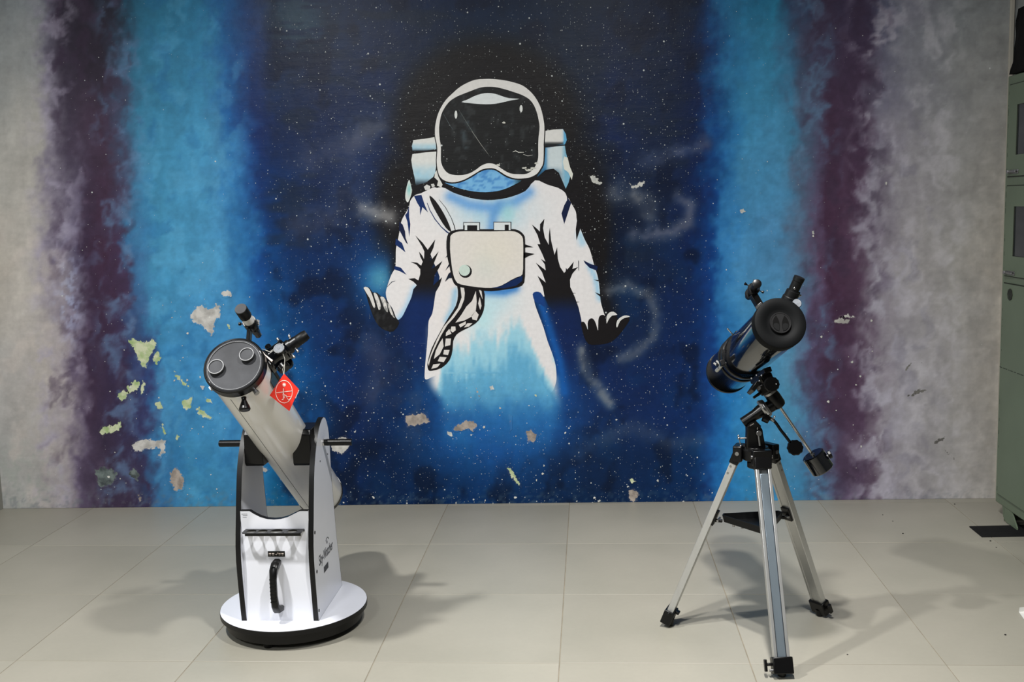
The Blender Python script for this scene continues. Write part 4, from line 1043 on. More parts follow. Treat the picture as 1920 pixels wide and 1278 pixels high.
# ---- finder
fa, fb = on_tube(-.062, 84, .160), on_tube(.100, 81, .158)
fd = (fb - fa).normalized(); FLn = (fb - fa).length
fnd = MB().lathe(fa, fd, [(.060, .0160), (.118, .0165), (.122, .0135), (.142, .0125), (.146, .0105), (FLn, .0105)], 30).build('finder_scope', M_black, dob, label='small finder scope on a stalk')
MB().lathe(fa, fd, [(0, .0180), (.002, .0190), (.043, .0190), (.045, .0175)], 30).build('dew_shield', M_blackm, fnd)
MB().lathe(fa, fd, [(-.001, .0172), (.001, .0168), (.001, .001)], 30).build('finder_cap', M_cap, fnd)
MB().lathe(fa, fd, [(.044, .0172), (.074, .0172)], 30).build('white_band', M_tube, fnd, label='white barrel')
MB().lathe(fa, fd, [(.074, .0205), (.078, .0215), (.100, .0215), (.104, .0195)], 30).build('bracket_ring', M_black, fnd)
mid = fa + fd * .09
MB().cyl(mid - E1 * .019, mid - E1 * .034, .0018, seg=8).lathe(mid - E1 * .030, -E1, [(0, .004), (.002, .0055), (.007, .0055), (.008, .004)], 12).build('thumbscrew', M_black, fnd)
MB().cyl(mid + E1 * .018, mid + E1 * .027, .003, seg=8).build('spring_screw', M_chrome, fnd)
foot = on_tube(.055, 79, RT)
MB().box((mid + foot) / 2 - radial(80) * .006, (.011, .026, (mid - foot).length - .012), radial(-10), AX, (mid - foot).normalized()).build('stalk', M_black, fnd, bevel=.002)
MB().box(foot + radial(79) * .005, (.024, .06, .014), radial(-11), AX, radial(79)).build('stalk_shoe', M_black, fnd, bevel=.002)
MB().cyl(foot + radial(79) * .006 - radial(-11) * .012, foot + radial(79) * .006 - radial(-11) * .024, .006, seg=12, ch=.001).build('shoe_screw', M_black, fnd)

# ---- focuser
TH = 40; SF = .094
fr = radial(TH); fo = on_tube(SF, TH, 0.0); ft = E2 * math.cos(math.radians(TH)) - E1 * math.sin(math.radians(TH))
foc = MB().lathe(fo, fr, [(.085, .042), (.098, .040), (.104, .034), (.150, .033), (.154, .036), (.160, .036), (.163, .033), (.163, .001)], 40).build('focuser', M_gloss, dob, label='black focuser with eyepiece')
MB().box(fo + fr * .0885 + AX * .028, (.075, .125, .012), ft, AX, fr).build('focuser_base', M_black, foc, bevel=.003)
MB().lathe(fo, fr, [(.150, .023), (.176, .023), (.177, .0195), (.198, .0195)], 30).build('draw_tube', M_black, foc)
MB().lathe(fo, fr, [(.196, .0165), (.198, .0178), (.228, .0178), (.230, .0165), (.238, .0155), (.239, .001)], 30).build('eyepiece', M_blackm, foc)
kn = fo + fr * .139 - ft * .014 + AX * .012
MB().cyl(kn - AX * .028, kn - AX * .050, .0085, seg=16).build('focus_shaft', M_black, foc)
MB().lathe(kn - AX * .046, -AX, [(0, .0155), (.002, .0175), (.014, .0175), (.015, .0165)], 30).build('focus_knob', M_black, foc)
MB().lathe(kn - AX * .061, -AX, [(0, .0158), (.0012, .0155), (.0012, .0135), (.0004, .0125), (.0006, .004), (.0016, .003), (.0016, .0005)], 30).build('knob_face', M_knobface, foc, label='bright turned knob face')
MB().lathe(kn + AX * .034, AX, [(0, .0155), (.002, .0175), (.014, .0175), (.015, .0165)], 30).build('focus_knob', M_black, foc)
k2 = fo + fr * .118 - ft * .038 + AX * .005
MB().cyl(fo + fr * .120, k2, .011, seg=18).lathe(k2, -ft, [(0, .012), (.002, .019), (.016, .019), (.018, .016), (.018, .001)], 30, wob=lambda k, s: 1 + .04 * math.cos(k * math.pi)).build('lock_knob', M_black, foc)
MB().cyl(fo + fr * .120 + ft * .030, fo + fr * .120 + ft * .050, .010, seg=18, ch=.002).build('lock_knob', M_black, foc)
def screw(p, dr, r=.0042, L=.016, parent=foc):
    p = Vector(p); dr = Vector(dr).normalized()
    MB().cyl(p, p + dr * L * .6, r * .45, seg=8).lathe(p + dr * L * .5, dr, [(0, r * .8), (.001, r), (L * .5, r), (L * .5 + .001, r * .7)], 12).build('thumbscrew', M_silver, parent)
screw(fo + fr * .157 + ft * .034, ft + fr * .1)
screw(fo + fr * .188 + ft * .019, ft + fr * .3)
screw(fo + fr * .182 - ft * .022 - AX * .008, -ft)
screw(fo + fr * .162 - ft * .033 - AX * .010, -ft)
# loop of pale string round the focuser
MB().tube([fo + fr * .100 + ft * .036 - AX * .022, fo + fr * .104 + ft * .020 - AX * .034, fo + fr * .112 - AX * .038, kn - AX * .048 + ft * .017], .0011, 6).build('string_loop', M_string, foc)
MB().tube([fo + fr * .093 + ft * .020 - AX * .040, fo + fr * .094 - AX * .044, fo + fr * .100 - ft * .030 - AX * .036], [.0028, .0012, .0036], 8).build('cable_tie', M_print, foc)

# ---- red warning tag on a string
DM = Matrix.Translation(dob.location) @ Matrix.Rotation(-0.0145, 4, 'Z')
tp = DM @ (fo + fr * .118 - ft * .040 - AX * .02)
TY = tp.y - .012
tcn = [atY(*p, TY) for p in ((532.5, 700), (560.5, 729.5), (542.5, 770.5), (505.5, 741))]
tagr = thing('warning_tag', tcn[0], 'red diamond card with a white crossed circle hanging from the focuser', 'tag')
ti = inv_of(tagr)
th_ = V(0, .0006, 0)
MB().add(tcn + [q + th_ for q in tcn], [(0, 1, 2, 3), (7, 6, 5, 4), (0, 4, 5, 1), (1, 5, 6, 2), (2, 6, 7, 3), (3, 7, 4, 0)]).build('card', M_red, tagr, ti, smooth=0)
MB().tube([atY(532.5, 701, TY + .0003), atY(533.5, 690, TY + .002), atY(534, 672, TY + .006), DM @ (kn - ft * .018 - AX * .05)], .0008, 6).build('string', M_string, tagr, ti)
MB().tube([atY(532, 702, TY + .0003), atY(530, 692, TY + .002), atY(533.5, 682, TY + .003)], .0007, 6).build('string', M_string, tagr, ti)
TC = (500, 700, 15.97)
def tq(a, b, off=-.0004):
    return atY(TC[0] + a / TC[2], TC[1] + b / TC[2], TY + off)
def tag_print(lines, name='print_line', r=.00055):
    mb = MB()
    for L_ in lines: mb.tube([tq(a, b) for a, b in L_], r, 6)
    return mb.build(name, M_print, tagr, ti)
ov = []
for t in range(33):
    a = 2 * math.pi * t / 32
    x, y = 250 * math.cos(a), 335 * math.sin(a); r_ = -.07
    ov.append((520 + x * math.cos(r_) + y * math.sin(-r_) * .3, 545 + y + x * -.02))
tag_print([ov], 'print_ring', .00085)
tag_print([[(290, 580), (500, 550), (755, 520)]], 'print_bar', .0010)
tag_print([[(503, 445), (500, 540), (490, 640), (505, 700), (490, 780), (455, 780)]], 'print_figure', .0012)
tag_print([[(505, 600), (540, 640), (590, 660)], [(540, 640), (520, 720), (545, 735)]], 'print_figure', .0007)
tag_print([[(560, 650), (650, 790)], [(590, 680), (730, 700)], [(660, 800), (735, 710)], [(585, 665), (605, 680)]], 'print_tripod', .0006)
tag_print([[(525 + 52 * math.cos(t), 335 + 60 * math.sin(t)), (525 - 52 * math.cos(t), 335 - 60 * math.sin(t))] for t in np.linspace(0, math.pi, 7)[:-1]], 'print_sun', .0006)
tdir = (tq(930, 480) - tq(815, 720)).normalized()
make_text('print_word', 'Warning', .0042, M_print, tagr, ti @ tq(845, 735, -.0005), tdir, tdir.cross(V(0, 1, 0)) * -1, .0001, fit=(tq(930, 480) - tq(815, 720)).length)

# ================================================================== EQUATORIAL REFLECTOR ON A TRIPOD
eq = thing('reflector_telescope', (.581, 3.405, 0), 'glossy black telescope on an aluminium tripod with a counterweight', 'telescope')
EI = inv_of(eq)
def part(mb, name, m, parent=None, **k):
    return mb.build(name, m, parent or eq, EI, **k)
YM = 3.41            # depth at which the mount head stands
# ---- tube
f0 = CAM + ray(1463.5, 605) * (3.13 / ray(1463.5, 605).dot(CF))
r0 = CAM + ray(1363.5, 698) * (3.74 / ray(1363.5, 698).dot(CF))
ax = (r0 - f0).normalized(); tl = (r0 - f0).length
u1 = V(1, 0, 0); u1 = (u1 - ax * u1.dot(ax)).normalized(); u2 = ax.cross(u1) * -1
if u2.z < 0: u2 = -u2
def rad2(th):
    t = math.radians(th); return u1 * math.cos(t) + u2 * math.sin(t)
def on2(s, th, r): return f0 + ax * s + rad2(th) * r
r2 = .0745
tb = part(MB().lathe(f0, ax, [(.01, r2), (tl - .012, r2), (tl - .006, r2 - .003), (tl - .006, r2 - .006), (.01, r2 - .006)], 72, closed=True), 'optical_tube', M_gloss, label='glossy black tube')
part(MB().lathe(f0, ax, [(tl - .016, r2 + .002), (tl - .002, r2 + .002), (tl + .002, r2), (tl + .002, .03), (tl - .01, .03)], 72), 'mirror_cell', M_black, tb)
cap = part(MB().lathe(f0, ax, [(.036, .0755), (.036, .0775), (.004, .0785), (.001, .0775), (-.0005, .075), (-.0002, .052), (.004, .044), (.0055, .034), (.0055, .001)], 72), 'dust_cap', M_cap2, tb, label='round matt black end cap')
boss = part(MB().lathe(f0, ax, [(.006, .0325), (-.0005, .0325), (-.002, .0315), (-.002, .0295), (-.0008, .0285), (-.0008, .001)], 48), 'cap_boss', M_boss, tb)
M_recess_shade = mat('cap_recess_shade', (2, 2, 2), .6, spec=.1)
for sg in (-1, 1):      # flat dark plates painting the shade of two pinch recesses, pointed at the top
    pts = [(-.006, -.025), (-.014, -.0225), (-.021, -.016), (-.0245, -.006), (-.0235, .005), (-.0195, .014), (-.0125, .0225), (-.0095, .016), (-.0045, .004), (-.0035, -.010)]
    pts = [(a_ * sg, b_) for a_, b_ in pts]
    part(MB().prism(pts, f0 + ax * -.0016, u1, u2, .0006), 'finger_recess_shade', M_recess_shade, tb)
    pts = [(-.0065, -.0245), (-.014, -.022), (-.0205, -.016), (-.023, -.008), (-.020, -.003), (-.013, -.001), (-.006, -.004), (-.0045, -.012)]
    pts = [(a_ * sg, b_) for a_, b_ in pts]
    part(MB().prism(pts, f0 + ax * -.0020, u1, u2, .0004), 'recess_floor', M_blackm, tb)
# ---- tube rings and clamps
for s in (.392, .432):
    rg = part(MB().lathe(f0, ax, [(s - .009, r2 + .001), (s - .009, r2 + .0055), (s - .007, r2 + .0065), (s + .007, r2 + .0065), (s + .009, r2 + .0055), (s + .009, r2 + .001)], 72, closed=True), 'tube_ring', M_black, tb)
    part(MB().box(on2(s, 198, r2 + .009), (.016, .018, .020), rad2(198), ax, rad2(108)), 'ring_lug', M_black, tb, bevel=.002)
part(MB().cyl(on2(.400, 200, r2 + .006), on2(.455, 204, r2 + .016), .0065, seg=12).cyl(on2(.440, 201, r2 + .008), on2(.440, 188, r2 + .022), .0035, seg=8).cyl(on2(.412, 201, r2 + .008), on2(.412, 188, r2 + .020), .0035, seg=8), 'ring_clamp', M_alu, tb)
part(MB().cyl(on2(.41, 112, r2 + .004), on2(.405, 118, r2 + .034), .0022, seg=8).ball(on2(.405, 118, r2 + .034), .0032, 8), 'camera_bolt', M_chrome, tb)
part(MB().box(on2(.41, 104, r2 + .009), (.012, .034, .012), rad2(104), ax, rad2(14)), 'ring_lug', M_black, tb, bevel=.002)
# ---- finder
def P(x, y, Y): return atY(x, y, Y)
ff, fbk = P(1419.5, 531.5, f0.y + .065), P(1403.5, 556, f0.y + .215)
fdir = (fbk - ff).normalized(); fl = (fbk - ff).length
fn = part(MB().lathe(ff, fdir, [(0, .0125), (.001, .0140), (.030, .0140), (.034, .0115), (.070, .0115), (.074, .0105), (.120, .0105), (fl - .03, .0115), (fl - .005, .0120), (fl, .0105)], 28), 'finder_scope', M_black, label='small black finder scope on a bracket')
part(MB().lathe(ff, fdir, [(.0005, .0125), (.001, .0118), (.001, .0005)], 28), 'finder_cap', M_blackm, fn)
part(MB().lathe(ff, fdir, [(.052, .0175), (.054, .0185), (.066, .0185), (.068, .0175)], 28), 'finder_ring', M_black, fn)
part(MB().lathe(ff, fdir, [(.112, .0165), (.114, .0175), (.122, .0175), (.124, .0165)], 28), 'finder_ring', M_black, fn)
fm = ff + fdir * .06
fu = V(-.85, 0, .52).normalized(); fv = V(.9, 0, -.35).normalized()
for d_ in (fu, fv):
    part(MB().cyl(fm + d_ * .014, fm + d_ * .028, .0016, seg=8).lathe(fm + d_ * .024, d_, [(0, .002), (.006, .0048), (.008, .0048), (.009, .003)], 10), 'thumbscrew', M_black, fn)
for q_ in (P(1413.2, 524.3, ff.y + .02), P(1404.3, 533.5, ff.y + .04)):
    part(MB().ball(q_, .0017, 8), 'screw_tip', M_chrome, fn)
bk0, bk1 = P(1411.5, 552, f0.y + .13), P(1427, 578, f0.y + .115)
part(MB().box((bk0 + bk1) / 2, (.022, .024, (bk1 - bk0).length), (bk1 - bk0).normalized().cross(ax).normalized(), ax, (bk1 - bk0).normalized()), 'stalk', M_black, fn, bevel=.002)
part(MB().box(P(1424, 574, f0.y + .10), (.012, .03, .014), (.8, 0, .6), ax, (-.6, 0, .8)), 'stalk_shoe', M_silver, fn, bevel=.001)
# ---- focuser and eyepiece
e0, e1 = P(1478, 566, f0.y + .09), P(1499.5, 519, f0.y + .075)
ed = (e1 - e0).normalized(); el = (e1 - e0).length
fo2 = part(MB().lathe(e0, ed, [(-.03, .0255), (.016, .0235), (.018, .0215), (.037, .0205), (.038, .019), (.040, .001)], 36), 'focuser', M_blackm, label='black focuser with an upright eyepiece')
part(MB().lathe(e0, ed, [(.036, .0160), (el - .014, .0160), (el - .013, .0170), (el - .001, .0170), (el, .0155), (el, .001)], 30), 'eyepiece', M_blackm, fo2)
ex_ = ed.cross(ax).normalized()
if ex_.x < 0: ex_ = -ex_
part(MB().ball(P(1489.6, 540.5, e0.y - .022), .0042, 10).cyl(P(1489.6, 540.5, e0.y - .018), P(1487, 538.5, e0.y), .002, seg=8), 'thumbscrew', M_chrome, fo2)
part(MB().cyl(P(1494, 556, e0.y), P(1500.5, 553.5, e0.y), .002, seg=8).ball(P(1501, 553.5, e0.y), .0034, 10).ball(P(1498, 556.5, e0.y), .0025, 10), 'thumbscrew', M_chrome, fo2)
part(MB().cyl(P(1492, 548, e0.y), P(1499, 551, e0.y), .006, seg=10), 'lock_knob', M_black, fo2)
kc = P(1494, 568.5, e0.y - .035)
part(MB().lathe(kc, -ax, [(-.03, .006), (-.012, .006), (-.012, .0145), (0, .0148), (.001, .0140)], 28), 'focus_knob', M_black, fo2)
part(MB().lathe(kc, -ax, [(.0005, .0135), (.0025, .0130), (.0020, .009), (.0030, .001)], 28), 'knob_face', M_knobface, fo2, label='bright turned knob face')
# ---- saddle and declination axis
sb, se = P(1462, 762, YM), P(1522, 850, YM)            # shaft
da = (se - sb).normalized()
sad = P(1431, 716, YM)
# tube side point nearest to the saddle
tt = (sad - f0).dot(ax); tc = f0 + ax * tt
sdn = (sad - tc).normalized()
nm_ = ax.cross(sdn).normalized()
sd = part(MB().box(tc + sdn * (r2 + .014), (.026, .16, .016), nm_, ax, sdn), 'saddle', M_black, label='black saddle under the tube', bevel=.002)
part(MB().box(tc + sdn * (r2 + .030), (.045, .085, .022), nm_, ax, sdn), 'saddle_clamp', M_black, sd, bevel=.003)
part(MB().box(P(1413, 727, YM - .055), (.014, .055, .034), (.82, 0, -.57), ax, (.57, 0, .82)), 'saddle_block', M_black, sd, bevel=.002)
part(MB().cyl(P(1430, 716, YM - .05), P(1426, 708, YM - .06), .007, seg=12), 'lug', M_black, sd)
for x, y, r in ((1424, 714, .0036), (1428, 703.5, .0035), (1418.5, 703, .0032), (1409, 709, .0035)):
    part(MB().ball(P(x, y, YM - .075), r, 8), 'bolt', M_silver, sd)
part(MB().lathe(P(1422, 727, YM - .07), (-.1, -1, .1), [(0, .007), (.004, .007), (.004, .0035), (.002, .003)], 14), 'bolt', M_silver, sd)
kk = P(1446, 720, YM - .075)
part(MB().lathe(kk, (-.08, -1, .15), [(-.04, .010), (0, .010), (0, .021), (.003, .0235), (.018, .0235), (.021, .021), (.021, .001)], 36, wob=lambda k, s: 1 + .05 * (1 if k % 3 == 0 else 0)), 'slow_motion_knob', M_black, sd, label='black scalloped knob')
part(MB().ball(P(1455.5, 719.5, YM - .098), .0026, 8), 'knob_pin', M_silver, sd)
part(MB().cyl(P(1428, 735, YM - .05), P(1412.5, 745.5, YM - .06), .0052, .0042, seg=12, ch=.001), 'clamp_lever', M_black, sd)
dh = part(MB().lathe(P(1444, 735, YM), da, [(-.030, .022), (.012, .0225), (.014, .0235), (.048, .0235), (.056, .020), (.060, .012)], 36), 'declination_housing', M_black, label='black housing of the declination axis')
part(MB().lathe(P(1444, 735, YM), da, [(-.003, .0232), (.004, .0236), (.004, .0225), (-.003, .0225)], 36, closed=True), 'scale_ring', M_silver, dh)
part(MB().cyl(P(1452, 757, YM), P(1437, 766, YM), .0195, .0205, seg=30), 'axis_neck', M_black, dh)
part(MB().box(P(1433, 724, YM - .02), (.05, .06, .034), da.cross(V(0, 1, 0)), (0, 1, 0), da), 'housing_head', M_black, dh, bevel=.004)
# ---- polar axis
pa0, pa1 = P(1392.5, 792.5, YM), P(1433.5, 765.5, YM)
pad = (pa1 - pa0).normalized(); pl_ = (pa1 - pa0).length
ph = part(MB().lathe(pa0, pad, [(0, .0155), (.001, .0172), (pl_ * .55, .0175), (pl_ * .8, .0215), (pl_, .0225)], 36), 'polar_housing', M_black, label='black tilted housing of the polar axis')
part(MB().lathe(pa1, pad, [(-.010, .029), (-.008, .0315), (-.003, .033), (.001, .0315), (.003, .0318), (.006, .0300), (.010, .0285), (.012, .020)], 48), 'setting_circle', M_silver, ph, label='silver setting circle')
part(MB().lathe(pa1, pad, [(-.0045, .0335), (-.0015, .0335), (-.0015, .032), (-.0045, .032)], 48, closed=True), 'circle_rim', M_chrome, ph)
part(MB().cyl(P(1431, 783, YM - .03), P(1441, 788, YM - .03), .012, .011, seg=10).cyl(P(1438, 781, YM - .03), P(1451, 788, YM - .03), .006, seg=12), 'worm_gear', M_black, ph)
part(MB().ball(P(1452, 780.5, YM - .04), .0036, 10).cyl(P(1452, 780.5, YM - .04), P(1450, 786, YM - .035), .0016, seg=8), 'set_screw', M_chrome, ph)
# ---- slow motion cable
cb0 = [P(x, y, YM - .035) for x, y in ((1449, 786), (1456, 794), (1464, 806), (1472, 816), (1481, 828))]
cbl = part(MB().tube(cb0, .0048, 12), 'slow_motion_cable', M_blackm)
part(MB().cyl(P(1446, 784, YM - .035), P(1451, 789, YM - .035), .0052, seg=12), 'cable_ferrule', M_silver, cbl)
part(MB().lathe(P(1490, 838.5, YM - .02), (-.1, -1, .18), [(0, .022), (.003, .0245), (.020, .0245), (.024, .021), (.024, .001)], 40, wob=lambda k, s: 1 + .045 * (1 if k % 4 < 2 else -.3)), 'cable_knob', M_black, cbl, label='black scalloped knob')
# ---- counterweight
cs = part(MB().cyl(sb, se + da * .03, .0046, seg=16), 'counterweight_shaft', M_chrome, label='chrome counterweight shaft')
wt, wb = P(1523.5, 851, YM), P(1543.5, 881, YM)
cw = part(MB().lathe(wt, wb - wt, [(0, .034), (.003, .0378), ((wb - wt).length - .003, .0378), ((wb - wt).length, .035)], 48), 'counterweight', M_gloss, label='black cylindrical counterweight')
part(MB().lathe(wt, -da, [(-.002, .008), (.002, .0075), (.002, .001)], 16), 'weight_collar', M_silver, cw)
part(MB().cyl(P(1545, 857, YM - .01), P(1554, 852.5, YM - .012), .004, seg=10), 'bolt', M_silver, cw)
part(MB().lathe(P(1552.5, 853, YM - .012), (P(1560, 849.5, YM - .012) - P(1552.5, 853, YM - .012)), [(0, .008), (.002, .0125), (.009, .0125), (.011, .010)], 16, wob=lambda k, s: 1 + .08 * (k % 2)), 'bolt_knob', M_black, cw)
# ---- mount base
mbp = [(1399.5, 846), (1401, 812), (1400.5, 800), (1404, 795), (1413, 792), (1424, 797), (1430.5, 806), (1431, 813), (1434, 828), (1437.5, 846)]
def outline(pts, Y, th):
    a = [P(x, y, Y - th / 2) for x, y in pts]; b = [q + V(0, th, 0) for q in a]; n = len(a)
    return MB().add(a + b, [tuple(range(n)), tuple(reversed(range(n, 2 * n)))] + [(i, (i + 1) % n, (i + 1) % n + n, i + n) for i in range(n)])
mo = part(outline(mbp, YM, .040), 'mount_base', M_black, bevel=.004, label='black cast base of the mount')
part(outline([(1402, 797), (1409, 792), (1418, 789), (1427, 798), (1425, 806), (1414, 800)], YM - .022, .006), 'latitude_scale', M_blackm, mo)
for k in range(5):
    a = P(1406.5 + k * 1.6, 797.5 - k * .9, YM - .0255)
    part(MB().box(a, (.0007, .0006, .003), (.9, 0, .4), (0, 1, 0), (-.4, 0, .9)), 'scale_mark', M_print, mo)
bl_ = part(MB().lathe(P(1421.5, 811, YM - .02), (0, -1, .12), [(0, .005), (.012, .005), (.013, .0085), (.019, .0085), (.020, .0075)], 20), 'altitude_lock', M_silver, mo)
part(MB().cyl(P(1421.8, 812, YM - .034), P(1424.8, 836, YM - .040), .0026, .0030, seg=10, ch=.0008), 'lock_lever', M_silver, mo)
part(MB().ball(P(1420, 803.5, YM - .024), .0022, 8), 'bolt', M_chrome, mo)
part(MB().cyl(P(1401, 821, YM), P(1385.5, 821.5, YM), .0032, seg=12).ball(P(1385.5, 821, YM), .0048, 10).ball(P(1384.5, 816.5, YM), .0036, 10), 'azimuth_bolt', M_silver, mo)
part(MB().cyl(P(1386, 824, YM), P(1389, 835, YM), .0018, seg=8).ball(P(1389, 836, YM), .0040, 10), 'azimuth_lever', M_silver, mo)
# ---- hub
hc = P(1419, 850, YM)
hb = part(MB().lathe((hc.x, YM, .606), (0, 0, 1), [(0, .042), (.002, .045), (.034, .047), (.038, .040), (.044, .036)], 48), 'tripod_hub', M_black, label='black cast tripod head')
part(MB().lathe((hc.x - .006, YM - .005, .580), (0, 0, 1), [(0, .022), (.003, .026), (.02, .026), (.03, .018)], 24), 'clamp_knob', M_black, hb)
feet = [V(.302, 3.513, 0), V(.606, 3.112, 0), V(.829, 3.592, 0)]
hubc = V(hc.x, YM, 0)
wid = V(0, 0, 0)
for i, ft_ in enumerate(feet):
    dr = (ft_ - hubc); dr.z = 0; dl_ = dr.length; dr.normalize(); tg = V(-dr.y, dr.x, 0)
    top = hubc + dr * .058 + V(0, 0, .628)
    ank = ft_ + V(0, 0, .040)
    legd = (ank - top).normalized(); LL = (ank - top).length
    nr = tg.cross(legd).normalized()
    if nr.dot(dr) < 0: nr = -nr
    part(MB().box(top - V(0, 0, .002), (.062, .030, .052), tg, dr, (0, 0, 1)), 'hub_lug', M_black, hb, bevel=.004)
    part(MB().box(top + legd * .020, (.054, .030, .040), tg, nr, legd), 'leg_collar', M_black, hb, bevel=.003)
    part(MB().cyl(top - tg * .0345, top + tg * .0345, .0065, seg=14), 'pivot_bolt', M_silver, hb)
    # outer channel: two rails joined by a web; a sliding section between them
    mb = MB()
    s0, s1 = .034, LL
    def rail(off, w, th, a, b, out=0.0):
        c = top + legd * ((a + b) / 2) + tg * off + nr * out
        mb.box(c, (w, th, b - a), tg, nr, legd)
    rail(-.0195, .0105, .022, s0, s1); rail(.0195, .0105, .022, s0, s1); rail(0, .030, .003, s0, s1, -.008)
    lg = part(mb, 'tripod_leg', M_alu, bevel=.003, smooth=60, label='aluminium tripod leg ending in a black foot')
    part(MB().box(top + legd * (LL / 2 + .03) + nr * .0015, (.0265, .016, LL - .05), tg, nr, legd), 'inner_slide', M_alu2 if i == 1 else M_alu, lg, bevel=.0015)
    for sg in (-1, 1):
        part(MB().box(top + legd * (LL / 2 + .02) + nr * .0035 + tg * .0137 * sg, (.0009, .015, LL - .03), tg, nr, legd), 'groove', M_groove, lg)
    if i != 1:
        for k in (.05, .075):
            part(MB().cyl(top + legd * k + nr * .004 - tg * .0255, top + legd * k + nr * .004 + tg * .0255, .0038, seg=10), 'rivet', M_silver, lg)
    # foot
    fk = part(MB().box(ank + legd * .004, (.062, .036, .050), tg, nr, legd), 'leg_foot', M_black, lg, bevel=.003)
    part(MB().lathe(ft_ + V(0, 0, .0), (0, 0, 1), [(0, .007), (.004, .013), (.024, .016)], 16), 'rubber_tip', M_black, lg)
    if i == 1:
        part(MB().cyl(ank - tg * .030, ank - tg * .045, .005, seg=10).box(ank - tg * .050 - V(0, 0, .003), (.008, .014, .036), tg, nr, legd), 'wing_knob', M_black, lg, bevel=.002)
        part(MB().cyl(ank - tg * .030 + legd * .018, ank - tg * .040 + legd * .018, .004, seg=10), 'bolt', M_silver, lg)
    elif i == 2:
        part(MB().cyl(ank - tg * .030, ank - tg * .042, .005, seg=10).box(ank - tg * .046, (.008, .014, .034), tg, nr, legd), 'wing_knob', M_black, lg, bevel=.002)
    else:
        part(MB().cyl(ank + tg * .030 - legd * .018, ank + tg * .044 - legd * .018, .005, seg=10).box(ank + nr * -.022 - legd * .020, (.020, .014, .010), tg, nr, legd), 'wing_knob', M_black, lg, bevel=.002)
        for k in (.0, .018):
            part(MB().ball(ank + nr * .002 - tg * .032 + legd * (k - .004), .003, 8), 'rivet', M_print, lg)
    # spreader bracket where the tray meets the leg
    tz = (.628 - .402) / (top.z - ank.z) * LL
    q = top + legd * tz
    part(MB().box(q - nr * .014, (.034, .008, .050), tg, nr, legd).box(q - nr * .026 - V(0, 0, .004), (.010, .024, .010), tg, dr, (0, 0, 1)), 'tray_bracket', M_black, lg, bevel=.0015)
    part(MB().cyl(q - nr * .026 - tg * .02, q - nr * .026 + tg * .02, .0036, seg=10), 'bolt', M_silver, lg)
# accessory tray
def tri(r, z, c=.012):
    out = []
    for ft_ in feet:
        dr = (ft_ - hubc); dr.z = 0; dr.normalize(); tg = V(-dr.y, dr.x, 0)
        out += [hubc + dr * r - tg * c + V(0, 0, z), hubc + dr * r + tg * c + V(0, 0, z)]
    return out
ra = MB(); A1, A2, A3, A4, A5 = tri(.112, .412, .010), tri(.106, .388, .009), tri(.108, .412, .0095), tri(.103, .391, .009), None
vs = A2 + A1 + A3 + A4
fs = [tuple(range(6)), tuple(range(18, 24))]
for r_ in range(3):
    fs += [(r_ * 6 + k, r_ * 6 + (k + 1) % 6, (r_ + 1) * 6 + (k + 1) % 6, (r_ + 1) * 6 + k) for k in range(6)]
ra.add(vs, fs)
part(ra, 'accessory_tray', M_blackm, smooth=0, label='black triangular accessory tray between the legs')
part(MB().cyl(hubc + V(-.05, -.02, .380), hubc + V(-.05, -.02, .39), .004, seg=8).cyl(hubc + V(-.075, -.0, .380), hubc + V(-.075, 0, .39), .004, seg=8), 'tray_bolt', M_silver)

# ================================================================== CABINET, BAG, MAT, PAPER
CX = 1.875
cab = thing('metal_cabinet', (2.09, 4.29, 0), 'tall green metal cabinet with small dark windows against the right wall', 'cabinet')
CI = inv_of(cab)
def cpart(mb, name, m, parent=None, **k): return mb.build(name, m, parent or cab, CI, **k)
cy0, cy1 = 3.82, 4.768
cpart(MB().bx(CX + .004, 2.305, cy0, cy1, .066, 1.945), 'cabinet_body', M_green, bevel=.004)
def door(name, ya, yb, za, zb, win=None):
    """sheet-metal door with an opening for its window"""
    x0, x1 = CX - .004, CX + .0035
    mb = MB()
    if win:
        wa, wb, wc, wd = win
        mb.bx(x0, x1, ya, wa, za, zb).bx(x0, x1, wb, yb, za, zb).bx(x0, x1, wa, wb, za, wc).bx(x0, x1, wa, wb, wd, zb)
    else: mb.bx(x0, x1, ya, yb, za, zb)
    d = cpart(mb, name, M_green)
    if win:
        cpart(MB().bx(CX + .001, CX + .003, wa, wb, wc, wd), 'window_pane', M_glassd, d)
        cpart(MB().bx(CX - .003, CX + .004, wb - .002, wb + .001, wc, wd).bx(CX - .003, CX + .004, wa, wb, wc - .001, wc + .001), 'window_rim', M_greend, d)
    # dark gap and chipped paint round the door
    g = MB()
    g.bx(CX + .0002, CX + .0045, yb, yb + .0045, za, zb).bx(CX + .0002, CX + .0045, ya - .003, yb + .0045, zb, zb + .004).bx(CX + .0002, CX + .0045, ya - .003, yb + .0045, za - .004, za)
    for _ in range(14):
        t = rng.uniform(za, zb); h_ = rng.uniform(.004, .02)
        g.bx(CX - .0043, CX - .0038, yb - rng.uniform(.001, .003), yb, t, min(t + h_, zb))
    cpart(g, 'door_gap', M_greend, d, smooth=0)
    return d
def latch(d, y, z):
    cpart(MB().bx(CX - .008, CX - .004, y - .075, y + .012, z - .008, z + .008), 'latch_plate', M_silver, d, bevel=.001)
    cpart(MB().bx(CX - .022, CX - .008, y - .004, y + .012, z - .007, z + .007).cyl((CX - .016, y - .07, z), (CX - .016, y + .004, z), .0042, seg=10), 'latch_handle', M_silver, d, bevel=.001)
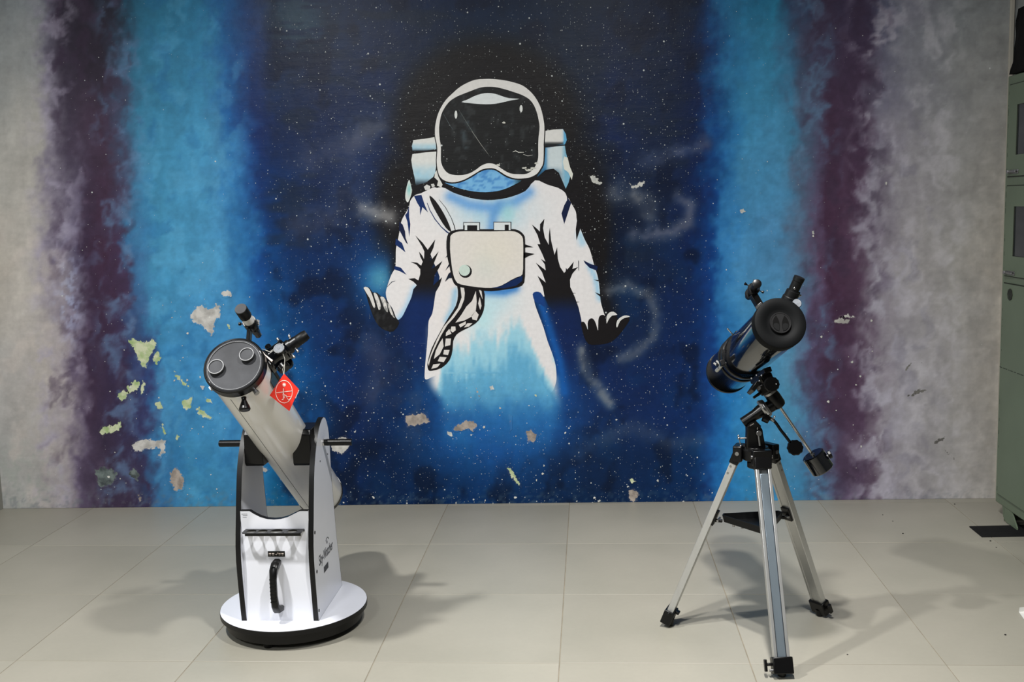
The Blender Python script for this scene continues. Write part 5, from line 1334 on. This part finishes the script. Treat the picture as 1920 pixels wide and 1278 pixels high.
for ya, yb in ((4.325, 4.734), (3.86, 4.30)):
    wy0, wy1 = ya + .085, yb - .086
    d1 = door('upper_door', ya, yb, 1.519, 1.903, (wy0, wy1, 1.607, 1.816)); latch(d1, yb - .05, 1.537)
    d2 = door('middle_door', ya, yb, 1.092, 1.476, (wy0, wy1, 1.178, 1.390)); latch(d2, yb - .045, 1.106)
    d3 = door('lower_door', ya, yb, .113, 1.056)
    cpart(MB().lathe((CX - .004, yb - .078, 1.013), (-1, 0, 0), [(0, .026), (.003, .026), (.003, .020), (.001, .018), (.001, .001)], 8), 'recessed_lock', M_greend, d3)
    cr_s = MB()
    yy_ = yb + .01
    while yy_ > ya:
        l_ = rng.uniform(.008, .03); cr_s.bx(CX - .0046, CX - .0038, yy_ - l_, yy_, .6835, .6865); yy_ -= l_ + rng.uniform(.004, .014)
    cpart(cr_s, 'scratched_line', M_greend, d3, smooth=0)
for yv in (4.70, 3.87):
    lgp = [(4.695, .07), (4.60, .07), (4.535, .012), (4.535, .0045), (4.65, .0045), (4.682, .02)] if yv > 4 else [(3.87, .07), (3.96, .07), (3.99, .0045), (3.88, .0045)]
    cpart(MB().prism([(a, b) for a, b in lgp], (CX + .006, 0, 0), (0, 1, 0), (0, 0, 1), .006), 'cabinet_leg', M_green, smooth=0)
    cpart(MB().bx(CX + .006, CX + .09, yv - .03, yv - .024, .0045, .068), 'cabinet_leg', M_green, smooth=0)

# black cloth bag on top of the cabinet
def lumpy(name, x0, x1, y0, y1, z0, z1, m, seed, parent=None, amp=.022, inv=None):
    bm = bmesh.new(); bmesh.ops.create_cube(bm, size=1)
    bmesh.ops.subdivide_edges(bm, edges=bm.edges[:], cuts=11, use_grid_fill=True)
    r = np.random.RandomState(seed); ph = r.rand(12) * 6
    for v in bm.verts:
        c = v.co * 2; L = max(abs(c.x), abs(c.y), abs(c.z)); s = c.normalized() * 1.25
        q = c * .88 + s * .12
        k = V(math.sin(5 * q.z + ph[0]) + math.sin(9 * q.y + 4 * q.z + ph[1]), math.sin(6 * q.x + ph[2]) + math.sin(8 * q.z + ph[3]), .6 * math.sin(5 * q.x + 3 * q.y + ph[4])) * amp
        z = z0 + (z1 - z0) * (q.z + 1) / 2 + (k.z if q.z > 0 else 0)
        flare = .015 * max(0, -q.z) ** 2
        v.co = V((x0 + x1) / 2 + q.x * ((x1 - x0) / 2 + flare) + k.x * .55, (y0 + y1) / 2 + q.y * ((y1 - y0) / 2 + flare) + k.y, max(z, z0))
    me = bpy.data.meshes.new(name)
    if inv is not None: bm.transform(inv)
    bm.to_mesh(me); bm.free(); me.shade_smooth(); me.materials.append(m)
    o = bpy.data.objects.new(name, me); COL.objects.link(o)
    return o
bag = lumpy('cloth_bag', 1.887, 2.24, 4.10, 4.735, 1.9462, 2.225, M_bag, 3, amp=.009)
tag(bag, 'lumpy black cloth bundle lying on top of the green cabinet', 'bag')

mp_ = [atZ(x, y, .0) for x, y in ((1817, 987.5), (1841, 1007))]
a_, b_ = mp_
mats = MB().add([V(a_.x, a_.y, 0), V(b_.x, b_.y, 0), V(2.12, b_.y + .01, 0), V(2.10, a_.y + .012, 0)] + [V(a_.x + .002, a_.y, .0045), V(b_.x, b_.y + .001, .0045), V(2.12, b_.y + .011, .0045), V(2.10, a_.y + .012, .0045)],
                [(3, 2, 1, 0), (4, 5, 6, 7), (0, 1, 5, 4), (1, 2, 6, 5), (2, 3, 7, 6), (3, 0, 4, 7)]).build('rubber_mat', M_mat, smooth=0)
tag(mats, 'black rubber mat on the floor under the cabinet leg', 'mat')

pc = atZ(1910.5, 1148, 0)
pp = [V(pc.x, pc.y, .001), atZ(1921, 1162, .001), V(pc.x + .26, pc.y - .16, .001), V(pc.x + .22, pc.y + .03, .001)]
pr2 = [V(pc.x + .002, pc.y, .018), V(pc.x + .22, pc.y + .035, .030), V(pc.x + .26, pc.y - .10, .012)]
sh = MB().add(pp + [q + V(0, 0, .001) for q in pp], [(3, 2, 1, 0), (4, 5, 6, 7), (0, 1, 5, 4), (1, 2, 6, 5), (2, 3, 7, 6), (3, 0, 4, 7)])
sh.add([pp[0] + V(0, 0, .001), pp[3] + V(0, 0, .001), pr2[1], pr2[0], pp[0] + V(0, .001, .001), pp[3] + V(0, .001, .001), pr2[1] + V(0, .001, 0), pr2[0] + V(0, .001, 0)], [(0, 1, 2, 3), (7, 6, 5, 4), (0, 3, 7, 4), (1, 5, 6, 2), (3, 2, 6, 7), (0, 4, 5, 1)])
shp = sh.build('folded_paper', M_paper, smooth=0)
tag(shp, 'corner of a folded white paper lying on the floor at the right edge', 'paper')

dbm = MB()
for x, y, r in ((1693, 1000, .004), (1885, 1190, .004), (1589, 1227, .003), (1674, 977, .003), (1857, 1014, .004), (1868, 1026, .003), (1655, 965, .003), (1790, 945, .004)):
    q = atZ(x, y, 0); dbm.ball((q.x, q.y, r * .3), r, 6, (1, 1, .5))
dbo = dbm.build('floor_crumbs', M_mat, floor); dbo['kind'] = 'stuff'
